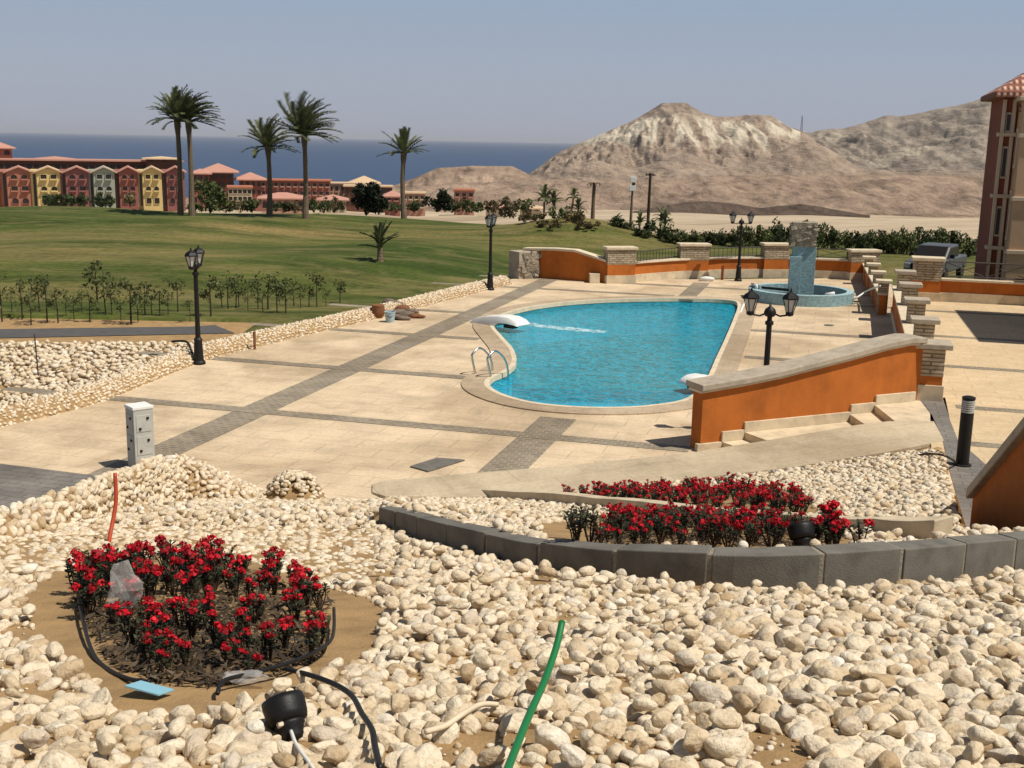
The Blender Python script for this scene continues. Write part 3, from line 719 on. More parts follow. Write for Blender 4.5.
# second layer of loose stones lying on the first
P2 = jitter_pts(-3, 3, 2.4, 6.2, .2); P2 = P2[keep_mask(P2)]; P2 = P2[density(P2, -.1)]
r2 = rng.uniform(.030, .047, len(P2)); top_pos = np.column_stack([P2, hz(P2[:, 0], P2[:, 1]) + .058]); 
allp = np.concatenate([near_pos, top_pos]); allr = np.concatenate([near_r, r2])
pj = np.array([proj(p) for p in allp]); vis = (pj[:, 0] > 0) & (pj[:, 0] < 1024) & (pj[:, 1] < 765)
size_px = allr / allp[:, 1] * vis
order = np.argsort(-size_px); single = order[:300]; rest = np.setdiff1d(np.arange(len(allp)), single)
SM = []
for i in range(18):
    me = fastmesh('stone', VAR[4][i], ICO[4][1], MT['stone1'], True); SM.append(me)
for q in single:
    o = bpy.data.objects.new('stone', SM[int(rng.integers(0, 18))]); COL.objects.link(o)
    o.location = [float(c) for c in allp[q]]; o.scale = (float(allr[q]),) * 3
    o.rotation_euler = (float(rng.normal(0, .35)), float(rng.normal(0, .3)), float(rng.uniform(0, 6.28)))
    px = pj[q][0]
    lab = 'left of the black spotlight' if px < 260 else ('between the black spotlight and the green pipe' if px < 520 else ('right of the green pipe' if px < 770 else 'in the near right corner of the slope'))
    tag(o, 'rounded cream stone in the foreground ' + lab, 'stone', 'stones nearest the viewer ' + lab)
lists = [merge_stones(allp[rest], allr[rest], 3)]
Pg = jitter_pts(-3.6, 3.6, 2.35, 6.2, .05); Pg = Pg[keep_mask(Pg)]; Pg = Pg[rng.uniform(size=len(Pg)) < .5]
lists.append(merge_stones(np.column_stack([Pg, hz(Pg[:, 0], Pg[:, 1]) + .004]), rng.uniform(.006, .017, len(Pg)), 1))
a, r = scatter(4.3, 6.6, .068, .027, .045, 2, -.5); lists.append(merge_stones(a, r, 2))
a, r = scatter(6.6, 10.2, .072, .029, .048, 2, -.6); lists.append(merge_stones(a, r, 2))
a, r = scatter(10.2, 19.6, .105, .045, .07, 1, -.8); lists.append(merge_stones(a, r, 1))
P2 = jitter_pts(-6, 6, 6.2, 12, .3); P2 = P2[keep_mask(P2)]; P2 = P2[~bare(P2)]
lists.append(merge_stones(np.column_stack([P2, hz(P2[:, 0], P2[:, 1]) + .06]), rng.uniform(.035, .06, len(P2)), 2))
o = join_stones('pebbles', lists, MT['stone']); tag(o, 'cream rounded pebbles covering the slope in the foreground', 'pebbles', kind='stuff')

# pebbled berm along the near left edge of the deck
bm_ = MB(); n = len(bc); bt = []
for i in range(n):
    c = np.array(bc[i]); f_ = np.array(bb[i]); bk = c + np.array([-.25, .9, 0])
    mid = f_ * .45 + c * .55 + np.array([0, -.05, .03])
    sink = np.array([0, 0, .05])
    bt += [f_ - sink * 2, mid - sink, c - sink, c + np.array([-.1, .35, -.06]), np.array([bk[0], bk[1], -.2])]
bm_.add(bt, [(i * 5 + e, (i + 1) * 5 + e, (i + 1) * 5 + e + 1, i * 5 + e + 1) for i in range(n - 1) for e in range(4)])
berm = thing('pebble_berm', 'curved berm faced with set pebbles in front of the white pedestal', 'retaining wall', (bc[4][0], bc[4][1], 0))
obj('core', bm_, MT['sand'], berm, smooth=True)
Q = []
for i in range(n - 1):
    for _ in range(520):
        s, t = rng.uniform(), rng.uniform()
        row = [np.array(bt[i * 5 + e]) * (1 - s) + np.array(bt[(i + 1) * 5 + e]) * s for e in range(4)]
        tt = t * 3; e = int(min(2, tt)); Q.append(row[e] * (1 - (tt - e)) + row[e + 1] * (tt - e))
Q = np.array(Q)
sel = []
cell = {}
for i, p in enumerate(Q):
    k3 = tuple((p / .1).astype(int)); ok = True
    for dx in (-1, 0, 1):
        for dy in (-1, 0, 1):
            for dz in (-1, 0, 1):
                for j in cell.get((k3[0] + dx, k3[1] + dy, k3[2] + dz), ()):
                    if np.linalg.norm(Q[j] - p) < .068: ok = False; break
                if not ok: break
            if not ok: break
        if not ok: break
    if ok: sel.append(i); cell.setdefault(k3, []).append(i)
v, f_, t = merge_stones(Q[sel] + np.array([0, 0, .01]), rng.uniform(.042, .06, len(sel)), 2, .3, .7)
me = fastmesh('set_pebbles', v - np.array([bc[4][0], bc[4][1], 0]), f_, MT['stone'], True, {'tint': t})
o = bpy.data.objects.new('set_pebbles', me); COL.objects.link(o); o.parent = berm; o['kind'] = 'stuff'
# small pebbled knob at the deck edge
kp = A(294, 476, 15.6); kq = []
v0 = []
for j in range(300):
    a_ = rng.uniform(0, 6.28); e = rng.uniform(0, 1); rr_ = math.sin(e * 1.5) * .42
    v0.append((kp[0] + rr_ * math.cos(a_), kp[1] + rr_ * math.sin(a_), kp[2] - .45 + .5 * math.cos(e * 1.5)))
kn = thing('stone_mound', 'small knob of set pebbles at the deck edge right of the long berm', 'retaining wall', (kp[0], kp[1], kp[2] - .5))
v, f_, t = merge_stones(np.array(v0), rng.uniform(.045, .06, len(v0)), 1, .4)
me = fastmesh('set_pebbles', v - np.array([kp[0], kp[1], kp[2] - .5]), f_, MT['stone'], True, {'tint': t}); o = bpy.data.objects.new('set_pebbles', me); COL.objects.link(o); o.parent = kn; o['kind'] = 'stuff'
obj('core', MB().lathe([(.5, -.6), (.42, -.1), (.2, .08), (.02, .12)], 12, (kp[0], kp[1], kp[2] - .15)), MT['sand'], kn, smooth=True)
# gravel field and rubble bank along the left edge of the deck
RB = [G(-120, 455)[:2], G(0, 427)[:2], G(100, 402)[:2], G(190, 366)[:2], G(250, 348)[:2], G(380, 318)[:2], G(450, 300)[:2], G(512, 284)[:2]]
RBs = [tuple(p) for p in cat_rom(RB, 6, False)]
struct('verge', MB().sheet([[(-60, 14), (-12.5, 14)] + [(p[0] - .6, p[1]) for p in RBs] + [(-1.5, 52), (-7, 42), (-9.5, 40.6), (-60, 40.6)]], -.62), MT['sand'])
road = [G(-150, 341, -.6)[:2], G(190, 334, -.6)[:2], G(235, 333, -.6)[:2], G(215, 325, -.6)[:2], G(190, 326.5, -.6)[:2], G(-150, 331, -.6)[:2]]
MT['asphalt'] = mat('asphalt', (.085, .082, .08), .9, .2, 3, 80, .3)
struct('road', MB().sheet([[tuple(p) for p in road]], -.60), MT['asphalt'])
gpoly = [tuple(G(-150, 440, -.5)[:2])] + [(p[0] - .55, p[1]) for p in RBs if p[1] < 34.5] + [tuple(G(192, 342, -.5)[:2]), tuple(G(-150, 343, -.5)[:2])]
P = jitter_pts(-32, -6, 18, 37.5, .19); P = P[inpolyv(P, gpoly)]
P = P[rng.uniform(size=len(P)) < .93]
v = merge_stones(np.column_stack([P, -.58 + .12 * rng.uniform(size=len(P))]), rng.uniform(.07, .14, len(P)), 1)
o = join_stones('gravel', [v], MT['stone']); tag(o, 'bed of pale broken stones between the rubble bank and the road', 'gravel', kind='stuff')
rb = thing('rubble_bank', 'long low bank of set pebbles along the left edge of the deck', 'retaining wall', (RBs[20][0], RBs[20][1], 0))
mbk = MB(); bt = []
for i, p in enumerate(RBs):
    t = np.array(RBs[min(i + 1, len(RBs) - 1)]) - np.array(RBs[max(i - 1, 0)]); t = t / np.linalg.norm(t); nn = np.array([-t[1], t[0]])
    for off, z in ((-.06, -.05), (.1, .16), (.24, .29), (.5, .31), (.8, -.7)): q = np.array(p) + nn * off; bt.append((q[0], q[1], z))
k_ = len(RBs)
mbk.add(bt, [(i * 5 + e, (i + 1) * 5 + e, (i + 1) * 5 + e + 1, i * 5 + e + 1) for i in range(k_ - 1) for e in range(4)])
obj('core', mbk, MT['sand'], rb, smooth=True)
bt = np.array(bt).reshape(k_, 5, 3); Q = []
for i in range(k_ - 1):
    L = np.linalg.norm(bt[i + 1, 0] - bt[i, 0]); nu = max(1, int(L / .10))
    for a in range(nu):
        for e, cnt in ((0, 3), (1, 3), (2, 4)):
            for c_ in range(cnt):
                s = (a + rng.uniform()) / nu; t = (c_ + rng.uniform(.2, .8)) / cnt
                q0 = bt[i, e] * (1 - t) + bt[i, e + 1] * t; q1 = bt[i + 1, e] * (1 - t) + bt[i + 1, e + 1] * t; Q.append(q0 * (1 - s) + q1 * s)
Q = np.array(Q)
v, f_, t = merge_stones(Q, rng.uniform(.042, .068, len(Q)), 1, .5, .5)
L0 = np.array([RBs[20][0], RBs[20][1], 0]); me = fastmesh('set_pebbles', v - L0, f_, MT['stone'], True, {'tint': t}); o = bpy.data.objects.new('set_pebbles', me); COL.objects.link(o); o.parent = rb; o['kind'] = 'stuff'

# ------------------------------------------------------------------ travertine ramp beside the stairs, stairs, orange stair wall
def thing_of(mb, name, label, cat, mat, loc, bevel=0., smooth=False, group=None):
    o = obj(name, MB(), None); return o
def single(name, mb, mat, label, cat, bevel=0., smooth=False, group=None):
    o = obj(name, mb, mat, None, bevel, smooth); tag(o, label, cat, group); return o
fr = MB(); n = min(len(flb), len(flf)); vs = []
for i in range(n):
    a, b_ = np.array(flb[i]), np.array(flf[i])
    vs += [(a[0], a[1], a[2]), (b_[0], b_[1], b_[2]), (b_[0], b_[1], b_[2] - .7), (a[0], a[1], -.05)]
fs = [(i * 4 + e, (i + 1) * 4 + e, (i + 1) * 4 + (e + 1) % 4, i * 4 + (e + 1) % 4) for i in range(n - 1) for e in range(4)]
fs += [(0, 1, 2, 3), tuple((n - 1) * 4 + e for e in (3, 2, 1, 0))]
single('stone_ramp', fr.add(vs, fs), MT['trav'], 'broad cream travertine slab sweeping up beside the stairs', 'ramp', .012)
E0 = np.array(G(700, 451)[:2]); E1 = np.array([8.50, 23.72]); WD = (E1 - E0) / np.linalg.norm(E1 - E0); WN = np.array([WD[1], -WD[0]])
def on_wall(px):
    """distance along the stair wall where image column px meets its foot"""
    d = ray(px, 420); k = d[0] / d[1]
    return (k * E0[1] - E0[0]) / (WD[0] - k * WD[1])
ts = [on_wall(p) for p in (702, 722, 744, 849, 873, 912)]
lv = [0.0, .15, .30, .45, .60]
st = thing('stone_stairs', 'cream stone stairs climbing along the orange wall beside the pool', 'stairs', (*(E0 + WD * 2), 0))
for i, (px, rw) in enumerate(((736, 446), (769, 441), (860, 424), (888, 420))):
    fl_i = np.array(G(px, rw, lv[i + 1])[:2]); wl_i = E0 + WD * ts[i + 1]
    if i < 3:
        nx2 = ((769, 441), (860, 424), (888, 420))[i]; fl_n = np.array(G(*nx2, lv[i + 1])[:2]); wl_n = E0 + WD * ts[i + 2]
    else: fl_n = np.array(G(942, 424, .6)[:2]); wl_n = E0 + WD * (ts[5] + .9)
    ext = lambda p: tuple(p + (WN) * .25)
    obj('step', MB().prism([tuple(wl_i - WN * .02), ext(fl_i), ext(fl_n), tuple(wl_n - WN * .02)], -.1 + .002 * i, lv[i + 1]), MT['travb'], st, .006)
sw = thing('stair_wall', 'long orange rendered wall with stone coping rising beside the stairs', 'wall', (*E0, 0))
tops = [(700, 393), (740, 386), (776, 378.5), (810, 369.5), (844, 360.5), (880, 350), (903, 345), (917, 345)]
tp = [];
for px, rw in tops:
    t = max(0, on_wall(px)); p = E0 + WD * t; tp.append((p, A(px, rw, p[1])[2]))
pts = [q[0] for q in tp]; zt = [q[1] for q in tp]
obj('panel', MB().strip(pts, -.05, zt, 0.0, .34), MT['orange'], sw)
lipz = [z + .05 for z in zt]
cpts = [pts[0] - WD * .08] + pts[1:]
obj('coping_bed', MB().strip(cpts, [z + .001 for z in zt], lipz, -.05, .39), MT['cream'], sw, .006)
obj('coping', MB().strip(cpts, [z + .001 for z in lipz], [z + .12 for z in lipz], -.1, .5), MT['coping'], sw, .015)
sk = MB()
for i in range(5):
    a, b_ = ts[i] - (.1 if i == 0 else 0), ts[i + 1]
    zl_ = lv[i] if i else -.02
    hgt = .20 if i else .15
    obj('skirting', MB().strip([E0 + WD * a, E0 + WD * (b_ - .004)], zl_, lv[i] + hgt, -.05, .05), MT['travb'], sw, .006)

def pillar(c, wx, wy, z0, zc, cap, label, rz=-AZ, lower=None, group=None, capmat='cream', body='masonry'):
    """square pillar: optional plinth and render band, ledge-stone shaft, overhanging cap"""
    t = thing('stone_pillar', label, 'pillar', (c[0], c[1], z0), 0, group); z = z0 - .05
    if lower:
        obj('plinth', MB().box((c[0], c[1], (z + z0 + lower[0]) / 2), (wx + .06, wy + .06, z0 + lower[0] - z), rz), MT['travb'], t, .006); z = z0 + lower[0] + .001
        obj('render_band', MB().box((c[0], c[1], (z + z0 + lower[1]) / 2), (wx - .02, wy - .02, z0 + lower[1] - z), rz), MT['orange'], t); z = z0 + lower[1] + .001
    obj('shaft', MB().box((c[0], c[1], (z + zc) / 2), (wx, wy, zc - z), rz), MT[body], t, .01)
    obj('cap', MB().box((c[0], c[1], zc + .056), (wx + cap, wy + cap, .11), rz), MT[capmat], t, .015); return t
FP = np.array([8.86, 23.95])
pillar(FP, .5, .5, .6, 1.72, .26, 'nearest ledge-stone pillar, at the upper end of the long orange stair wall', lower=(.34, .53), capmat='coping')
tw = thing('terrace_wall', 'low wall between pillars dividing the pool deck from the higher terrace', 'wall', (*TL, 0))
TN = np.array([-TD[1], TD[0]])
a0 = TL + TD * .75; a1 = tfar
obj('panel', MB().strip([a0, a1], -.05, 1.02, -.02, .22), MT['orange'], tw)
obj('coping', MB().strip([a0, a1], 1.021, 1.09, -.1, .3), MT['cream'], tw, .01)
obj('skirting', MB().strip([a0, a1], -.04, .3, .2, .26), MT['travb'], tw)
ordw = ['second', 'third', 'fourth', 'fifth']
for i in range(4):
    c = TL + TD * (4.55 + 3.85 * i) + TN * (-.05)
    pillar(c, .46, .46, .0, 1.66, .22, f'{ordw[i]} ledge-stone pillar from the front along the terrace edge', group='pillars along the terrace edge', capmat='coping')
b0 = tfar + TN * .55; b1 = np.array([15.75, 51.6])
lw2 = thing('low_wall', 'low orange wall running on past the terrace to the far corner of the deck', 'wall', (*b0, 0))
obj('panel', MB().strip([b0, b1], -.05, .7, -.1, .12), MT['orange'], lw2); obj('coping', MB().strip([b0, b1], .701, .77, -.16, .18), MT['cream'], lw2, .01)
for i in range(4):
    c = b0 + (b1 - b0) * (i * .27 + .02)
    pillar(c, .36, .36, .0, 1.12, .2, ['narrow pale pillar just beyond the terrace corner', 'second narrow pale pillar beyond the terrace corner', 'third narrow pale pillar beyond the terrace corner', 'farthest narrow pale pillar, nearest the far corner of the deck'][i], group='narrow pillars beyond the terrace')
# far wall of the deck
def xy(px, row, z=0): return np.array(G(px, row, z)[:2])
W0 = xy(538, 278); W1 = xy(606, 283)
ft = thing('garden_wall', 'tall orange wall with sloping pale coping at the far left of the deck', 'wall', (*W0, 0))
fpts = [W0 + (W1 - W0) * s for s in (0, .25, .55, .78, 1)]
ftop = [A(px, rw, p[1])[2] for p, (px, rw) in zip(fpts, ((540, 251), (556, 250.5), (576, 252), (590, 257), (604, 262)))]
obj('panel', MB().strip(fpts, -.05, ftop, 0, .3), MT['orange'], ft)
obj('coping', MB().strip([fpts[0] + (fpts[0] - fpts[1]) * .9] + fpts[1:], [z + .001 for z in ftop], [z + .10 for z in ftop], -.12, .42), MT['cream'], ft, .012)
ep = thing('end_pier', 'rough pier of flaking stone facing at the end of the tall orange wall', 'pillar', (*(W0 + (-1, .1)), 0))
e0 = xy(518, 279)
obj('core', MB().strip([e0, W0 - (W1 - W0) * .004], -.05, ftop[0] - .01, -.06, .8), MT['coping'], ep, .02)
fc = MB()
for i in range(46):
    s = rng.uniform(.08, .95); p = e0 + (W0 - e0) * s; z = rng.uniform(.1, ftop[0] - .15)
    nn = np.array([(W0 - e0)[1], -(W0 - e0)[0]]); nn /= np.linalg.norm(nn); q = p + nn * .07
    fc.box((q[0], q[1], z), (rng.uniform(.12, .38), rng.uniform(.05, .16), rng.uniform(.12, .32)), math.atan2((W0 - e0)[1], (W0 - e0)[0]) + rng.normal(0, .2), (rng.normal(0, .2), rng.normal(0, .3)))
obj('stone_facing', fc, MT['rough'], ep)
PC = [(np.array(G(619, 283)[:2]), 1.25, 'broad stone pillar joining the tall and the low orange walls'), (np.array(G(692.5, 278)[:2]), 1.3, 'broad stone pillar on the low far wall left of the two-lantern lamp'),
      (np.array(G(774, 276.5)[:2]), 1.15, 'broad stone pillar on the low far wall just left of the turquoise fountain column'), (np.array(G(862, 280)[:2]), 1.3, 'broad stone pillar at the far right corner of the pool deck')]
lowpts = [PC[0][0] + (.3, 0), PC[1][0], PC[2][0], PC[3][0] + (.4, 0)]
lowpts = cat_rom(lowpts, 5, False)
lw = thing('garden_wall', 'low orange wall with cream plinth and railing along the far end of the deck', 'wall', (*PC[1][0], 0))
obj('plinth', MB().strip(lowpts, -.05, .34, -.05, .3), MT['travb'], lw)
obj('panel', MB().strip(lowpts, .341, .80, 0, .26), MT['orange'], lw)
obj('coping', MB().strip(lowpts, .801, .88, -.08, .34), MT['cream'], lw, .01)
for (c, wx, lab), zt_ in zip(PC, (1.42, 1.42, 1.40, 1.25)):
    dirn = -.1
    pillar(c + (0, .1), wx, .55, 0, zt_, .14, lab, rz=.25 if c is PC[0][0] else .12, lower=(.34, .80), capmat='cream')
def railing(p, q, z0, z1, label, cross=False):
    p = np.array(p); q = np.array(q); L = np.linalg.norm(q - p); t = thing('iron_railing', label, 'railing', (*p, z0))
    for z in (z0 + .06, z1):
        obj('rail', MB().tube([(*p, z), (*q, z)], .025, 6), MT['iron'], t)
    bars = MB(); nb_ = max(2, int(L / (.9 if cross else .22)))
    for i in range(nb_ + 1):
        s = p + (q - p) * i / nb_; bars.tube([(*s, z0), (*s, z1)], .012 if not cross else .02, 5)
        if cross and i < nb_:
            s2 = p + (q - p) * (i + 1) / nb_; bars.tube([(*s, z0 + .08), (*s2, z1 - .03)], .012, 5); bars.tube([(*s, z1 - .03), (*s2, z0 + .08)], .012, 5)
    obj('bars', bars, MT['iron'], t); return t
railing(PC[0][0] + (.75, .2), PC[1][0] + (-.7, .1), .88, 1.32, 'thin iron railing on the far wall between its first two broad pillars')
railing(PC[1][0] + (.75, .2), PC[2][0] + (-.65, .1), .88, 1.32, 'thin iron railing on the far wall behind the two-lantern lamp')
railing(PC[2][0] + (.65, .2), PC[3][0] + (-.7, .2), .88, 1.32, 'thin iron railing with crosses on the far wall right of the fountain', True)
# terrace far wall
V0 = tfar + np.array(VV_) * .3; V1 = V0 + np.array(VV_) * 26
twf = thing('garden_wall', 'low orange wall with cream plinth closing the raised terrace at right', 'wall', (*V0, .6))
obj('plinth', MB().strip([V0, V1], .55, .92, -.05, .3), MT['travb'], twf); obj('panel', MB().strip([V0, V1], .921, 1.32, 0, .26), MT['orange'], twf)
obj('coping', MB().strip([V0, V1], 1.321, 1.40, -.07, .33), MT['cream'], twf, .01)
pa = V0 + np.array(VV_) * .55; pillar(pa + np.array(UV_) * .12, .95, .6, .6, 2.0, .16, 'broad ledge-stone pillar at the far left corner of the terrace', lower=(.3, .7))
pb_ = V0 + np.array(VV_) * 4.15; pillar(pb_ + np.array(UV_) * .12, .55, .55, .6, 2.0, .16, 'ledge-stone pillar at the right edge, beyond the crossed iron railing', lower=(.3, .7))
railing(pa + np.array(VV_) * .6 + np.array(UV_) * .15, pb_ - np.array(VV_) * .35 + np.array(UV_) * .15, 1.42, 1.98, 'dark iron railing with crosses on the terrace wall in front of the truck', True)
# right-hand stair wall
RF = A(972, 488, 12.5); RN = A(1024, 424, 10.9)
sl_ = (RN - RF); RE = RF + sl_ * 1.95; RX = RE + np.array([sl_[0], sl_[1], 0]) * .5
rp = [RF[:2], RN[:2], RE[:2], RX[:2]]; rz_ = [RF[2] - .13, RN[2] - .13, RE[2] - .13, RX[2] - .13]
rw_ = thing('stair_wall', 'rust coloured wall with sloping stone coping cut by the right edge', 'wall', (*RF[:2], .6))
obj('panel', MB().strip(rp, .55, rz_, 0.02, .34), MT['orange'], rw_); obj('coping', MB().strip(rp, [z + .001 for z in rz_], [z + .13 for z in rz_], -.06, .46), MT['coping'], rw_, .015)

# ------------------------------------------------------------------ block curb and ledge on the slope
cb = thing('block_curb', 'low curved curb of dark grey blocks across the stone slope', 'curb', CURB[12])
lens = np.concatenate([[0], np.cumsum([np.linalg.norm(np.array(CURB[i + 1][:2]) - np.array(CURB[i][:2])) for i in range(len(CURB) - 1)])])
def curb_at(s):
    return np.array([np.interp(s, lens, [p[i] for p in CURB]) for i in range(3)])
CTOP_PX = [(378, 507), (440, 523), (520, 541), (600, 550), (680, 553), (750, 555), (840, 552.5), (900, 548), (960, 543), (1024, 538), (1110, 530)]
def curb_top(s):
    p = curb_at(s); px, _ = proj(p); row = np.interp(px, [q[0] for q in CTOP_PX], [q[1] for q in CTOP_PX]); return A(px, row, p[1])[2]
s = 0.; bl = []; L_ = lens[-1]
while s < L_ - .15:
    l = .62 + rng.uniform(-.06, .06); e = min(s + l, L_); bl.append((s, e)); s = e
for s, e in bl:
    ss = np.linspace(s + .014, e - .014, 6); pp = [curb_at(q)[:2] for q in ss]; zz = [curb_top(q) for q in ss]; jz = rng.normal(0, .004); jo = float(np.clip(rng.normal(0, .003), -.005, .005))
    obj('block', MB().strip(pp, [curb_at(q)[2] - .2 for q in ss], [z + jz for z in zz], jo, .15 + jo), MT['curb'], cb, .008)
ss = np.linspace(.02, L_ - .02, 120); obj('mortar', MB().strip([curb_at(q)[:2] for q in ss], [curb_at(q)[2] - .2 for q in ss], [curb_top(q) - .010 for q in ss], .009, .136), MT['mortar'], cb)
lg = thing('sandy_ledge', 'thin sandy concrete ledge between the two upper flower beds', 'curb', ledge[3])
lp = cat_rom([p[:2] for p in ledge], 4, False); lzv = [float(np.interp(p[0], [q[0] for q in ledge], [q[2] for q in ledge])) - .06 for p in lp]
obj('beam', MB().strip(lp, [z - .5 for z in lzv], [z + .20 for z in lzv], -.08, .14), MT['travb'], lg, .012)

# ------------------------------------------------------------------ lamps
MT['glass'] = mat('lamp_glass', (.55, .55, .52), .2, .05, 3, 10, 0, spec=.6)
def lamp(loc, rz, label, H=3.0, k=1.0, spread=.39):
    t = thing('lamp_post', label, 'street lamp', loc, rz)
    hp = H - .55 * k
    obj('base', MB().lathe([(.17, 0), (.17, .06), (.13, .10), (.115, .35), (.10, .60), (.115, .64), (.075, .70)], 14), MT['black'], t, smooth=False, world=False)
    obj('pole', MB().lathe([(.068, .70), (.062, 1.2), (.055, hp - .16), (.085, hp - .14), (.085, hp - .08), (.05, hp - .06), (.05, hp + .02)], 12), MT['black'], t, world=False)
    obj('hub', MB().lathe([(.03, hp), (.10, hp + .03), (.125, hp + .10), (.10, hp + .17), (.03, hp + .22), (.012, hp + .3)], 12), MT['black'], t, smooth=True, world=False)
    for s in (-1, 1):
        x = s * spread * k
        obj('arm', MB().tube([(s * .08, 0, hp + .08), (s * .2 * k, 0, hp + .03), (x, 0, hp + .06)], .02, 6), MT['black'], t, world=False)
        c = (x, 0, hp + .06)
        ln = obj('lantern', MB().lathe([(.03, -.03), (.075, -.01), (.085, .04), (.05, .06)], 8, c), MT['black'], t, world=False)
        fr_ = MB()
        for j in range(6):
            q = 2 * math.pi * j / 6; fr_.tube([(c[0] + .07 * math.cos(q), c[1] + .07 * math.sin(q), c[2] + .05), (c[0] + .145 * math.cos(q), c[1] + .145 * math.sin(q), c[2] + .32)], .010, 5)
        fr_.lathe([(.15, .31), (.167, .315), (.167, .335), (.15, .34)], 6, c)
        obj('frame', fr_, MT['black'], ln, world=False)
        obj('pane', MB().lathe([(.06, .06), (.127, .31)], 6, c), MT['glass'], ln, world=False)
        obj('cap', MB().lathe([(.167, .341), (.13, .40), (.06, .445), (.03, .46), (.012, .53)], 6, c), MT['black'], ln, world=False)
    return t
lamp(G(199, 364), 1.60, 'black lantern post at the left edge of the deck by the rubble bank')
lamp(G(490, 290), 1.36, 'black lantern post at the far left of the deck beside the flaking stone pier')
lamp(G(738, 281), .05, 'black two-lantern post in front of the low orange far wall')
fl_ = A(771.5, 290, 22.75); lamp((fl_[0], fl_[1], -.02), -.03, 'black two-lantern post rising behind the long orange stair wall', H=fl_[2] + .02)

# ------------------------------------------------------------------ fountain
fcx, fcy = G(797, 307)[:2]; fcy += 2.0; fcx = (797 - 512) / F * fcy * 1.01
ft = thing('fountain', 'round blue tiled fountain basin with turquoise column topped in stone', 'fountain', (fcx, fcy, 0))
ro_, ri_, hh = 1.98, 1.72, .42
nseg = 48; vs = []
for r, z in ((ro_, -.02), (ro_, hh), (ri_, hh), (ri_, .06)):
    vs += [(fcx + r * math.cos(2 * math.pi * j / nseg), fcy + r * math.sin(2 * math.pi * j / nseg), z) for j in range(nseg)]
obj('basin', MB().add(vs, [(i * nseg + j, i * nseg + (j + 1) % nseg, (i + 1) * nseg + (j + 1) % nseg, (i + 1) * nseg + j) for i in range(3) for j in range(nseg)]), MT['tileblue'], ft)
obj('basin_floor', MB().lathe([(ri_ + .02, .05), (.01, .065)], nseg, (fcx, fcy, 0)), MT['tiledark'], ft)
topz = A(795, 222, fcy)[2]; midz = A(795, 246, fcy)[2]
obj('column', MB().box((fcx + .02, fcy, (midz + .04) / 2), (.88, .7, midz - .04), -.2), MT['tileblue'], ft, .01)
obj('column_wing', MB().box((fcx - .32, fcy - .16, (midz * .82 + .04) / 2), (.42, .6, midz * .82 - .04), -.2), MT['tileblue'], ft, .01)
stn = MB().box((fcx - .02, fcy, (midz + topz) / 2), (.92, .74, topz - midz - .002), -.2)
for i in range(60):
    fx, fz = rng.uniform(-.44, .44), rng.uniform(midz + .08, topz - .06); sd = rng.integers(0, 2)
    c, s = math.cos(-.2), math.sin(-.2); lx_, ly_ = (fx, -.38) if sd == 0 else (-.47, fx * .8)
    stn.box((fcx + lx_ * c - ly_ * s, fcy + lx_ * s + ly_ * c, fz), (rng.uniform(.1, .22), rng.uniform(.05, .1), rng.uniform(.08, .16)), -.2, (rng.normal(0, .2), rng.normal(0, .2)))
obj('stone_top', stn, MT['rough'], ft)
obj('spout', MB().tube([(fcx + .85, fcy - .6, .08), (fcx + .85, fcy - .6, .3), (fcx + 1.1, fcy - .75, .36)], .09, 8), MT['white'], ft, smooth=True)
def hose(name, pts, r, mat_, label, cat, n=8):
    return single(name, MB().tube([tuple(p) for p in cat_rom(pts, 5, False)], r, n), mat_, label, cat, smooth=True)
hose('hose', [A(846, 302, fcy - .4), G(856, 298, .25), G(867, 291, .5), A(880, 286, 40.5)], .035, MT['white'], 'pale hose stretched from the fountain basin to the terrace wall', 'hose')
hose('hose', [G(752, 284, .5), G(757, 287, .5), G(751, 296, .1), G(743, 306, .05), G(739, 318, -.05)], .05, MT['white'], 'white hose looping from the fountain basin down into the pool', 'hose')
bar = MB().tube([G(762, 287.5, .47), G(789, 290, .5)], .05, 8); single('pump_pipe', bar, MT['blackrub'], 'short black pipe lying on the rim of the fountain', 'pipe')

# ------------------------------------------------------------------ pool fittings
def blade(p, q, wid, h, label):
    p = np.array(p[:2]); q = np.array(q[:2]); L = np.linalg.norm(q - p); d = (q - p) / L; nn = np.array([-d[1], d[0]])
    prof = [(0, .0, .03), (.08, .0, .14), (.3, .0, .23), (.55, .02, .29), (.62, .12, .30), (.8, .13, .29), (.94, .11, .22), (1.0, .09, .13)]
    vs = []
    for s, a, b_ in prof:
        for o_, z in ((-wid / 2, a * h / .3), (wid / 2, a * h / .3), (wid * .38, b_ * h / .3), (-wid * .38, b_ * h / .3)):
            c = p + d * L * s + nn * o_ * (.65 + .35 * min(1, s * 2)); vs.append((*c, z))
    k = len(prof); fs = [(i * 4 + e, (i + 1) * 4 + e, (i + 1) * 4 + (e + 1) % 4, i * 4 + (e + 1) % 4) for i in range(k - 1) for e in range(4)] + [(0, 1, 2, 3), tuple((k - 1) * 4 + e for e in (3, 2, 1, 0))]
    t = thing('water_spout', label, 'water spout', (*p, 0))
    b = obj('blade', MB().add(vs, fs), MT['white'], t, .02, smooth=True)
    f = p + d * L * .74
    obj('foot', MB().box((f[0], f[1], .04), (wid * .5, wid * .35, .12), math.atan2(d[1], d[0])), MT['blackrub'], t)
    return t
blade(G(474, 322), G(524, 326, .1), .75, .36, 'white moulded water spout arching over the far left end of the pool')
blade(G(722, 384), G(685, 384.5, .1), .6, .30, 'white moulded water spout behind the low end of the orange stair wall')
la = np.array(G(491, 378)); lb = np.array(G(507, 375)); e_ = lb - la; e_[2] = 0; e_ /= np.linalg.norm(e_); sd_ = np.array([-e_[1], e_[0], 0]) * .5
ld = thing('pool_ladder', 'chrome pool ladder with two curved handrails at the left side of the pool', 'ladder', la)
